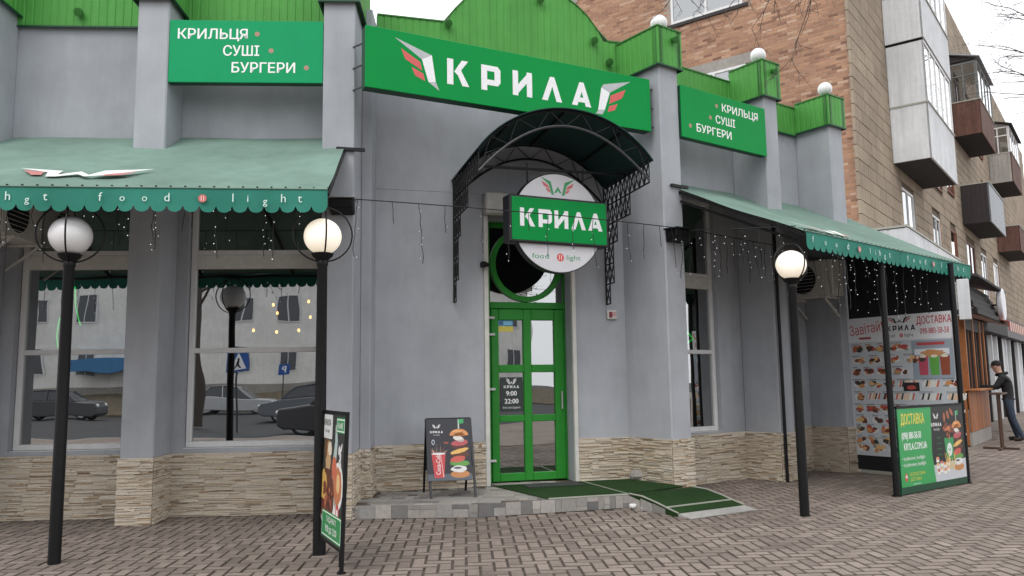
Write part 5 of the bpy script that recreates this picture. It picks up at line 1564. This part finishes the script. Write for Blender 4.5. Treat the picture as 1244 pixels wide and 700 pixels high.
MB().lathe(FD.P(1.75, -2.66, 3.05), [(.36, 0), (.38, .02), (.38, .10), (.36, .12)], 28, FD.n).build('disc', sign_white, rd, smooth=True)
MB().bar(FD.P(1.75, -2.53, 3.05), FD.P(1.75, -1.6, 3.05), .04).build('arm', dark_metal, rd)
sa_ = thing('striped_awning', 'small red and white striped awning beyond the kiosk', 'awning', FD.P(4, -2.6, 2.5))
x = 1.35
while x < 7.3:
    for mt_2, q in ((M('stripe_red', (0.33, 0.05, 0.05), .7), 0), (M('stripe_cream', (0.62, 0.55, 0.46), .7), 1)):
        a = x + q * .2
        MB().hexa([FD.P(a, -2.75, 2.62), FD.P(a + .2, -2.75, 2.62), FD.P(a + .2, -1.25, 3.10), FD.P(a, -1.25, 3.10), FD.P(a, -2.75, 2.64), FD.P(a + .2, -2.75, 2.64), FD.P(a + .2, -1.25, 3.12), FD.P(a, -1.25, 3.12)]).build('stripe', mt_2, sa_)
        MB().box(FD, a, a + .2, -2.765, -2.752, 2.42, 2.64).build('valance_stripe', mt_2, sa_)
    x += .4
sf = thing('glazed_shop', 'pale glazed shop front between the kiosk and the striped awning', 'building', FD.P(1.2, -1.3, 0))
MB().box(FD, 1.05, 34.0, -1.32, -1.20, 0, .5).build('base', concrete, sf)
s_ = 1.2; k = 0
while s_ < 33:
    MB().box(FD, s_, s_ + .16, -1.42, -1.22, .0, 2.7).build('mullion', siding if k % 3 else dark_wood, sf)
    if k % 4 == 1:
        MB().box(FD, s_ + .161, s_ + 1.2, -1.36, -1.26, .0, 2.7).build('door_panel', siding, sf)
    else:
        MB().poly([FD.P(s_ + .16, -1.30, .5), FD.P(s_ + 1.2, -1.30, .5), FD.P(s_ + 1.2, -1.30, 2.7), FD.P(s_ + .16, -1.30, 2.7)]).build('pane', far_glass, sf)
    s_ += 1.2; k += 1
for a, b_, mm in ((6.4, 12, dark_wood), (12.05, 19, brown_sheet), (19.05, 33, concrete)):
    MB().box(FD, a, b_, -1.62, -1.21, 2.72, 3.35).build('fascia', mm, sf)
MB().box(FD, 1.05, 34.0, -1.10, -.30, .0, 2.7).build('inner_wall', interior, sf)
tb = thing('standing_table', 'narrow brown standing table in front of the wooden kiosk', 'table', FD.P(-2.0, -2.75, 0))
tw = M('brown_table', (0.07, 0.035, 0.022), .6, .2)
MB().box(FD, -2.45, -1.55, -2.92, -2.72, 1.04, 1.075).build('top', tw, tb)
b = MB(); b.bar(FD.P(-2.05, -2.82, .03), FD.P(-2.05, -2.82, 1.04), .05); b.build('post', tw, tb)
b = MB(); b.bar(FD.P(-2.45, -2.82, .02), FD.P(-1.65, -2.82, .02), .05, .04); b.bar(FD.P(-2.05, -3.1, .02), FD.P(-2.05, -2.5, .02), .05, .035); b.build('foot', tw, tb)

# ================================================================== PERSON AT THE COUNTER
def person():
    t = thing('person', 'person in black jacket, dark cap and blue jeans leaning on the kiosk counter', 'person', FD.P(.55, -2.75, 0))
    f = FD.n; r = FD.e                     # faces the kiosk (into n); right-hand side along e
    base = FD.P(.45, -2.77, 0)
    J = lambda fw, sd, z: base + f * (fw - (.13 if z > 1.2 else .13 * max(0, z - .9) / .3) * (1 if fw < .5 else .3)) + r * sd + Vector((0, 0, z))
    V, E_, RD = [], [], []
    def add(p, rad, par=None):
        V.append(tuple(p)); RD.append(rad)
        if par is not None:
            E_.append((par, len(V) - 1))
        return len(V) - 1
    pel = add(J(.06, 0, .90), (.155, .125)); ab_ = add(J(.10, 0, 1.03), (.150, .12), pel); ch = add(J(.20, 0, 1.24), (.185, .135), ab_); nk0 = add(J(.265, 0, 1.38), (.13, .10), ch)
    nk = add(J(.31, 0, 1.45), (.058, .058), nk0); hd = add(J(.345, 0, 1.52), (.082, .088), nk); hd2 = add(J(.365, 0, 1.60), (.086, .098), hd); hd3 = add(J(.36, 0, 1.66), (.062, .072), hd2)
    for sg in (-1, 1):
        hp_ = add(J(.05, sg * .095, .84), (.100, .100), pel); kn = add(J(.02 + .03 * sg, sg * .12, .47), (.070, .072), hp_); an = add(J(-.10 + .06 * sg, sg * .13, .10), (.050, .052), kn)
        he = add(J(-.10 + .06 * sg, sg * .135, .05), (.048, .045), an); add(J(.07 + .06 * sg, sg * .155, .035), (.042, .034), he)
        sh = add(J(.245, sg * .19, 1.34), (.085, .085), nk0); el = add(J(.36, sg * .27, 1.13), (.058, .058), sh); wr = add(J(.56, sg * .17, 1.175), (.036, .036), el); hn = add(J(.62, sg * .14, 1.175), (.034, .020), wr)
        for q, (a, ln) in enumerate(((-.035, .07), (-.012, .085), (.012, .08), (.034, .06))):
            k1 = add(J(.66, sg * .13 + a, 1.178), (.0095, .0095), hn); add(J(.66 + ln, sg * .12 + a * 1.2, 1.168), (.0075, .0075), k1)
        th = add(J(.62, sg * .09, 1.178), (.010, .010), hn); add(J(.66, sg * .065, 1.172), (.008, .008), th)
    me_ = bpy.data.meshes.new('body'); me_.from_pydata(V, E_, [])
    ob = bpy.data.objects.new('body', me_); COL.objects.link(ob)
    ob.modifiers.new('skin', 'SKIN'); ss = ob.modifiers.new('sub', 'SUBSURF'); ss.levels = 2; ss.render_levels = 2
    sk = me_.skin_vertices[0].data if me_.skin_vertices else None
    if sk is None:
        bm = bmesh.new(); bm.from_mesh(me_); bm.verts.layers.skin.verify(); bm.to_mesh(me_); bm.free(); sk = me_.skin_vertices[0].data
    for k, rr in enumerate(RD):
        sk[k].radius = rr; sk[k].use_root = (k == 0)
    dg = bpy.context.evaluated_depsgraph_get()
    fin = bpy.data.meshes.new_from_object(ob.evaluated_get(dg))
    bpy.data.objects.remove(ob)
    jacket = M('black_jacket', (0.011, 0.012, 0.013), .75, .2, 12, .5, 30); jeans = M('blue_jeans', (0.030, 0.045, 0.072), .85, .25, 14, .4, 40)
    skin = M('skin', (0.42, 0.24, 0.17), .55, .06); shoe = M('dark_shoe', (0.02, 0.017, 0.016), .6, .1)
    fin.materials.clear()
    for mt_3 in (jacket, jeans, skin, shoe):
        fin.materials.append(mt_3)
    for p in fin.polygons:
        c = p.center; q = (c - base); fw = q.dot(f); z = q.z
        p.use_smooth = True
        if z < .085: p.material_index = 3
        elif z < .90: p.material_index = 1
        elif z > 1.455 or fw > .575: p.material_index = 2
        else: p.material_index = 0
    bd = bpy.data.objects.new('body', fin); COL.objects.link(bd); bd.parent = t; bd.location = -wloc(t)
    hc = J(.365, 0, 1.60)
    # face: nose, eyes, ears
    nz = MB(); nz.lathe(hc + f * .085 + Vector((0, 0, -.02)), [(.016, -.01), (.014, .012), (.006, .028)], 8, f + Vector((0, 0, -.25))); nz.build('nose', skin, bd, smooth=True)
    for sg in (-1, 1):
        MB().ball(hc + f * .083 + r * (.032 * sg) + Vector((0, 0, .008)), .009, 8, 6).build('eye', board_black, bd)
    for sg in (-1, 1):
        MB().ball(hc + r * (.088 * sg) + Vector((0, 0, -.01)), .024, 8, 6, 1.3).build('ear', skin, bd, smooth=True)
    mo = MB(); mo.bar(hc + f * .082 + r * -.022 + Vector((0, 0, -.058)), hc + f * .082 + r * .022 + Vector((0, 0, -.058)), .007); mo.build('mouth', alarm_red, bd)
    cp = MB(); cp.lathe(hc + Vector((0, 0, .022)) - f * .01, [(.098, 0), (.104, .015), (.100, .05), (.082, .085), (.045, .108), (.01, .114)], 20); cp.build('cap', M('dark_cap', (0.02, 0.018, 0.017), .9, .2, 40, .6, 90), t, smooth=True)
    cv = MB(); cv.hexa([hc + f * .06 + r * -.075 + Vector((0, 0, .022)), hc + f * .06 + r * .075 + Vector((0, 0, .022)), hc + f * .16 + r * .05 + Vector((0, 0, .005)), hc + f * .16 + r * -.05 + Vector((0, 0, .005)),
                        hc + f * .06 + r * -.075 + Vector((0, 0, .032)), hc + f * .06 + r * .075 + Vector((0, 0, .032)), hc + f * .16 + r * .05 + Vector((0, 0, .012)), hc + f * .16 + r * -.05 + Vector((0, 0, .012))]); cv.build('cap_peak', MATS['dark_cap'], t)
    hm = MB(); hm.tube([base + f * (.055 + .115 * math.cos(a)) + r * (.15 * math.sin(a)) + Vector((0, 0, .89)) for a in [2 * math.pi * k / 16 for k in range(16)]], .018, 6, True); hm.build('jacket_hem', MATS['black_jacket'], t, smooth=True)
    hd_ = MB(); hd_.tube([J(.27 + .10 * math.cos(a), .10 * math.sin(a), 1.435 - .02 * math.cos(a)) for a in [2 * math.pi * k / 14 for k in range(14)]], .034, 8, True); hd_.build('hood', MATS['black_jacket'], t, smooth=True)
    return t
person()

# ================================================================== BARE TREES
def grow(mb, buds, p, d, ln, rad, depth, droop, rng, spread=.55):
    n = 4 if depth > 2 else 3; pts = [p]; rr = [rad]; cur = p.copy(); dd = d.copy()
    for k in range(n):
        dd = (dd + Vector((rng.uniform(-.22, .22), rng.uniform(-.22, .22), rng.uniform(-.16, .14) - droop * (.25 if depth < 3 else .03)))).normalized()
        cur = cur + dd * (ln / n); pts.append(cur.copy()); rr.append(rad * (1 - .5 * (k + 1) / n))
    mb.tube(pts, rr, 6 if depth > 2 else 4)
    if depth == 0:
        for q in pts[1:]:
            if rng.random() < .55:
                buds.append(q)
        return
    for k in range(rng.choice((2, 3, 3)) if depth > 1 else rng.choice((2, 3, 4))):
        i = rng.randint(1, n); ax = Vector((rng.uniform(-1, 1), rng.uniform(-1, 1), rng.uniform(-.5, .8)))
        nd = (dd + ax * spread).normalized()
        grow(mb, buds, pts[i], nd, ln * rng.uniform(.62, .85), rr[i] * .68, depth - 1, droop, rng, spread)
def tree(label, x, y, h, seed, depth=6, droop=.4, trunk_h=3.2, r0=.22, limbs=5, group='bare street trees', lean=(0, 0)):
    rng = random.Random(seed)
    t = thing('bare_tree', label, 'tree', (x, y, 0), group)
    tk = MB(); pts = [Vector((x, y, -.05)), Vector((x + .05, y, trunk_h * .4)), Vector((x - .04, y + .05, trunk_h)), Vector((x + .1 + lean[0] * .5, y + lean[1] * .5, trunk_h + (h - trunk_h) * .45)), Vector((x + lean[0], y + lean[1], h * .85))]
    tk.tube(pts, [r0 * 1.25, r0, r0 * .8, r0 * .45, r0 * .12], 12); tk.build('trunk', bark, t, smooth=True)
    br, buds = MB(), []
    for k in range(limbs * 2):
        u = .25 + .72 * k / (limbs * 2); p = pts[2].lerp(pts[3], u) if k % 2 else pts[3].lerp(pts[4], u)
        a = k * 2.4 + rng.uniform(-.4, .4)
        grow(br, buds, p, Vector((math.cos(a), math.sin(a), rng.uniform(.35, .9))).normalized(), (h - trunk_h) * rng.uniform(.26, .36), r0 * .36, depth - 2, droop, rng)
    br.build('branches', bark, t)
    bd = MB(); 
    for q in buds:
        for _ in range(2):
            c = q + Vector((rng.uniform(-.05, .05), rng.uniform(-.05, .05), rng.uniform(-.06, .02)))
            bd.ball(c, rng.uniform(.010, .022), 4, 3, 1.5)
    bd.build('crown', bark, t, kind='stuff')
    return t
rt_ = thing('bare_tree', 'bare street tree reaching in from the right edge above the balconies', 'tree', (20.6, 26.0, 0), 'bare street trees')
rng = random.Random(9)
MB().tube([(20.6, 26, -.05), (20.5, 26, 4), (20.7, 26.1, 9), (20.4, 26, 14), (20.5, 26.2, 19)], [.28, .22, .17, .11, .03], 12).build('trunk', bark, rt_, smooth=True)
bb, buds = MB(), []
for k, (z0, x1, z1) in enumerate(((8.6, 17.0, 10.6), (9.4, 16.6, 11.6), (10.2, 16.9, 12.4), (11.2, 16.8, 13.6), (12.2, 16.9, 14.6), (13.0, 16.6, 15.6))):
    s_, e3 = Vector((20.55, 26.05, z0)), Vector((x1, 25.6 + .2 * (k % 3), z1)); mid_ = s_.lerp(e3, .55) + Vector((0, 0, .35))
    bb.tube([s_, s_.lerp(mid_, .5) + Vector((0, 0, .15)), mid_, e3], [.045, .034, .024, .013], 6)
    for q in range(5):
        p = mid_.lerp(e3, .25 + .75 * q / 4)
        grow(bb, buds, p, Vector((-1, rng.uniform(-.5, .5), rng.uniform(-.25, .5))).normalized(), rng.uniform(.7, 1.3), .015, 3, .3, rng, .75)
bb.build('branches', bark, rt_)
bd = MB()
for q in buds:
    bd.ball(q + Vector((rng.uniform(-.03, .03), 0, rng.uniform(-.04, .02))), rng.uniform(.007, .013), 4, 3, 1.6)
bd.build('crown', bark, rt_, kind='stuff')
# near tree: trunk outside the picture, one limb reaching over the cafe with hanging twigs
nt_ = thing('bare_tree', 'near bare tree whose thin twigs hang before the brick wall', 'tree', (8.6, 8.6, 0), 'bare street trees')
MB().tube([(8.6, 8.6, -.05), (8.55, 8.6, 2.0), (8.65, 8.7, 4.2), (8.4, 8.9, 6.5), (8.5, 8.8, 10.5)], [.26, .2, .17, .13, .03], 12).build('trunk', bark, nt_, smooth=True)
rng = random.Random(4); bb, buds = MB(), []
limb = [Vector((8.5, 8.8, 5.2)), Vector((7.0, 9.0, 6.6)), Vector((5.4, 9.15, 7.1)), Vector((4.3, 9.2, 6.95)), Vector((3.4, 9.3, 6.75)), Vector((2.1, 9.4, 6.7))]
bb.tube(limb, [.10, .075, .055, .04, .026, .012], 8)
def twig(p, tip, sub):
    pts = [p.lerp(tip, k / 6) + Vector((rng.uniform(-.03, .03), 0, -.10 * math.sin(math.pi * k / 6) * 0 + rng.uniform(-.02, .02))) for k in range(7)]
    pts[0], pts[-1] = p, tip
    bb.tube(pts, [.011, .010, .009, .0075, .006, .0045, .003], 5)
    for k in range(sub):
        i = rng.randint(2, 6); q = pts[i]
        d_ = Vector((rng.uniform(-.30, .30), rng.uniform(-.1, .1), rng.uniform(-.34, -.05)))
        mid_ = q + d_ * .5 + Vector((rng.uniform(-.04, .04), 0, .03)); e2 = q + d_
        bb.tube([q, mid_, e2], [.0045, .0036, .0022], 4)
        for _ in range(3):
            d2 = Vector((rng.uniform(-.14, .14), 0, rng.uniform(-.16, .04))); bb.tube([mid_.lerp(e2, rng.random()), e2 + d2], [.0026, .0016], 4)
twig(limb[3] + Vector((-.35, 0, -.05)), Vector((3.40, 9.25, 5.22)), 9)
twig(limb[3] + Vector((-.30, .03, -.05)), Vector((3.52, 9.25, 5.5)), 3)
twig(limb[3] + Vector((-.5, 0, -.05)), Vector((2.95, 9.3, 5.62)), 6)
twig(limb[4], Vector((2.62, 9.3, 5.80)), 5)
twig(limb[4] + Vector((-.25, 0, 0)), Vector((2.30, 9.3, 5.86)), 4)
twig(limb[4] + Vector((-.8, 0, 0)), Vector((1.72, 9.35, 5.75)), 4)
for k in range(10):
    p = limb[rng.randint(1, 3)]
    grow(bb, buds, p, Vector((rng.uniform(-.5, 1), rng.uniform(-.6, .8), rng.uniform(.5, 1))).normalized(), 1.6, .03, 3, .1, rng)
for k in range(9):
    a = k * 2.4
    grow(bb, buds, Vector((8.5, 8.8, 6.5 + .4 * k)), Vector((math.cos(a) * .8 + .3, math.sin(a), .7)).normalized(), 1.9, .05, 4, .1, rng)
bb.build('branches', bark, nt_)

# ================================================================== ACROSS THE STREET (seen mirrored in the glass)
random.seed(3)
ob_ = thing('opposite_building', 'pale two storey building across the street mirrored in the cafe windows', 'building', (0, -36, 0))
MB().box(W0, -34, 30, -50, -36, .8, 9.0).build('wall', plaster_far, ob_)
MB().box(W0, -34.3, 30.3, -50.2, -35.7, 9.001, 9.4).build('cornice', concrete, ob_)
MB().box(W0, -34.05, 30.05, -36.06, -35.97, .7, 1.5).build('plinth', concrete, ob_)
tag(MB().hexa([(-60, -36, -.3), (60, -36, -.3), (60, -30, -.3), (-60, -30, -.3), (-60, -36, 1.0), (60, -36, 1.0), (60, -30, -.02), (-60, -30, -.02)]).build('earth_bank', M('earth', (.16, .13, .09), .95, .3, 3, .5, 20)), kind='structure')
dkw = M('dark_window', (0.05, 0.055, 0.065), .15, .1, spec=.6)
for r_ in range(2):
    for k in range(20):
        x = -32.2 + k * 3.15; z0 = 2.3 + r_ * 3.3
        wn = MB().box(W0, x, x + 1.35, -36.0, -35.93, z0, z0 + 1.75).build('window', pvc, ob_)
        for q in range(2):
            MB().box(W0, x + .08 + q * .63, x + .64 + q * .63, -35.93, -35.92, z0 + .08, z0 + 1.67).build('pane', dkw, wn)
MB().box(W0, -22.5, -18.5, -35.9, -34.2, 2.6, 3.4).build('porch', M('porch_blue', (0.05, 0.18, 0.36), .6), ob_)
tw_ = thing('opposite_building', 'tall brick housing block across the street mirrored in the left window', 'building', (-52, -48, 0))
MB().box(W0, -70, -35, -60, -40, 0, 17).build('wall', M('far_brick', (0.33, 0.2, 0.15), .9, .15, 3), tw_)
for r_ in range(5):
    for k in range(9):
        x = -68.5 + k * 3.6; z0 = 2 + r_ * 3
        wn = MB().box(W0, x, x + 1.6, -40.0, -39.94, z0, z0 + 1.6).build('window', pvc, tw_)
        MB().box(W0, x + .1, x + 1.5, -39.94, -39.93, z0 + .1, z0 + 1.5).build('pane', dkw, wn)

def car(label, x, y, yaw, paint, hatch=True):
    t = thing('parked_car', label, 'car', (x, y, -.125), 'cars parked across the street')
    a = R(yaw); F = Fr(x, y, yaw); z0 = -.125
    L, Wd = 4.1, 1.68
    low = [(-2.05, .32), (-2.05, .62), (-1.95, .80), (-1.0, .93), (.2, .96), (1.6, .98), (2.0, .94), (2.05, .7), (2.05, .32), (1.75, .2), (-1.8, .2)]
    cab = [(-1.05, .93), (-.35, 1.42), (.35, 1.49), (1.25, 1.45), (1.85 if hatch else 1.55, .97), (.2, .96)]
    def ext(pr_, half_, inset):
        b_ = MB(); n = len(pr_)
        A_ = [F.P(s, -half_ + (inset if z > 1.0 else 0), z0 + z) for s, z in pr_]; B_ = [F.P(s, half_ - (inset if z > 1.0 else 0), z0 + z) for s, z in pr_]
        b_.v = [tuple(q) for q in A_ + B_]; b_.f = [tuple(range(n)), tuple(range(2 * n - 1, n - 1, -1))] + [(k, n + k, n + (k + 1) % n, (k + 1) % n) for k in range(n)]; b_.c = [None] * len(b_.f)
        return b_
    ext(low, Wd / 2, 0).build('body', paint, t, bevel=.05, seg=3)
    ext(cab, Wd / 2 - .06, .14).build('cabin_glass', dkw, t, bevel=.03, seg=2)
    rf = [(-.32, 1.425), (.35, 1.495), (1.22, 1.455), (1.2, 1.475), (.35, 1.53), (-.3, 1.46)]
    ext(rf, Wd / 2 - .18, 0).build('roof', paint, t)
    b_ = MB()
    for sg in (-1, 1):
        for s_, zt, s2_, zb in ((-.35, 1.45, -1.02, .93), (.45, 1.48, .45, .95), (1.25, 1.46, 1.75, .97)):
            b_.bar(F.P(s_, sg * (Wd / 2 - .19), z0 + zt), F.P(s2_, sg * (Wd / 2 - .055), z0 + zb), .06)
    b_.build('pillars', paint, t)
    for s_ in (-1.25, 1.3):
        for sg in (-1, 1):
            c = F.P(s_, sg * (Wd / 2 - .12), z0 + .31)
            wl = MB().lathe(c, [(.22, -.08), (.30, -.09), (.31, -.06), (.31, .06), (.30, .09), (.22, .08)], 20, F.n).build('wheel', rubber, t, smooth=True)
            MB().lathe(c, [(.2, -.095), (.21, -.08), (.21, .08), (.2, .095)], 12, F.n).build('rim', bright_metal, wl)
    for sg in (-1, 1):
        MB().ball(F.P(-2.0, sg * .6, z0 + .68), .11, 12, 8, .7).build('headlight', globe_off, t, smooth=True)
        MB().box(F, 2.03, 2.07, sg * .6 - .14, sg * .6 + .14, z0 + .7, z0 + .9).build('tail_light', alarm_red, t)
    return t
silver = M('silver_paint', (0.45, 0.46, 0.47), .3, .03, metal=.4, spec=.6); darkp = M('dark_car_paint', (0.05, 0.05, 0.055), .25, .03, spec=.6); bluep = M('grey_car_paint', (0.14, 0.15, 0.17), .3, .03, spec=.6)
car('silver hatchback mirrored in the second window', -10.6, -25.5, 180, silver)
car('white car mirrored behind the silver hatchback', -14.6, -28.2, 180, M('white_paint', (.62, .62, .62), .3, .03, spec=.6))
car('dark saloon mirrored at the right of the second window', -3.3, -7.6, 0, darkp, False)
car('grey saloon mirrored behind the dark one in the second window', -5.6, -16.7, 0, bluep, False)
car('dark car mirrored in the far left window', -18.6, -24.0, 180, M('anthracite_paint', (.06, .06, .065), .3, .03, spec=.6))
sg_ = thing('crossing_sign', 'blue square pedestrian crossing sign mirrored in the second window', 'traffic sign', (-7.3, -10.5, 0))
MB().lathe((-7.3, -10.5, -.1), [(.035, 0), (.035, 2.8)], 10).build('post', grey_metal, sg_)
MB().box(W0, -7.65, -6.95, -10.46, -10.44, 1.95, 2.65).build('plate', M('sign_blue', (0.02, 0.09, 0.33), .4), sg_)
pr = Print((-6.95, -10.438, 1.95), (-1, 0, 0), Zv, .002)
pr.poly([(.08, .08), (.62, .08), (.35, .62)], (235, 235, 235), 1).disc(.36, .42, .035, (20, 20, 24), 2).poly([(.33, .40), (.40, .38), (.42, .24), (.48, .12), (.44, .11), (.37, .22), (.28, .12), (.24, .13), (.33, .26)], (20, 20, 24), 2)
pr.build('symbol', sg_)
ps = thing('parking_sign', 'blue parking sign mirrored at the right of the second window', 'traffic sign', (-7.5, -22.0, 0))
MB().lathe((-7.5, -22.0, -.1), [(.035, 0), (.035, 2.9)], 10).build('post', grey_metal, ps)
MB().box(W0, -7.82, -7.18, -21.96, -21.94, 1.9, 2.55).build('plate', MATS['sign_blue'], ps)
pr = Print((-7.18, -21.938, 1.9), (-1, 0, 0), Zv, .002); pr.text('P', .32, .13, .4, (238, 238, 238), 1, .03, align='c'); pr.build('symbol', ps)
for k, (x, y, h, lb_) in enumerate(((-9.0, -12.0, 10, 'bare tree by the road mirrored in the second window'), (4.5, -11.0, 11, 'bare tree by the road mirrored in the door glass'), (9.5, -9.5, 11, 'bare tree by the kerb mirrored in the right of the door glass'))):
    tree(lb_, x, y, h, 30 + k, 5, .25, 2.6, .18, 4, 'bare trees across the street')
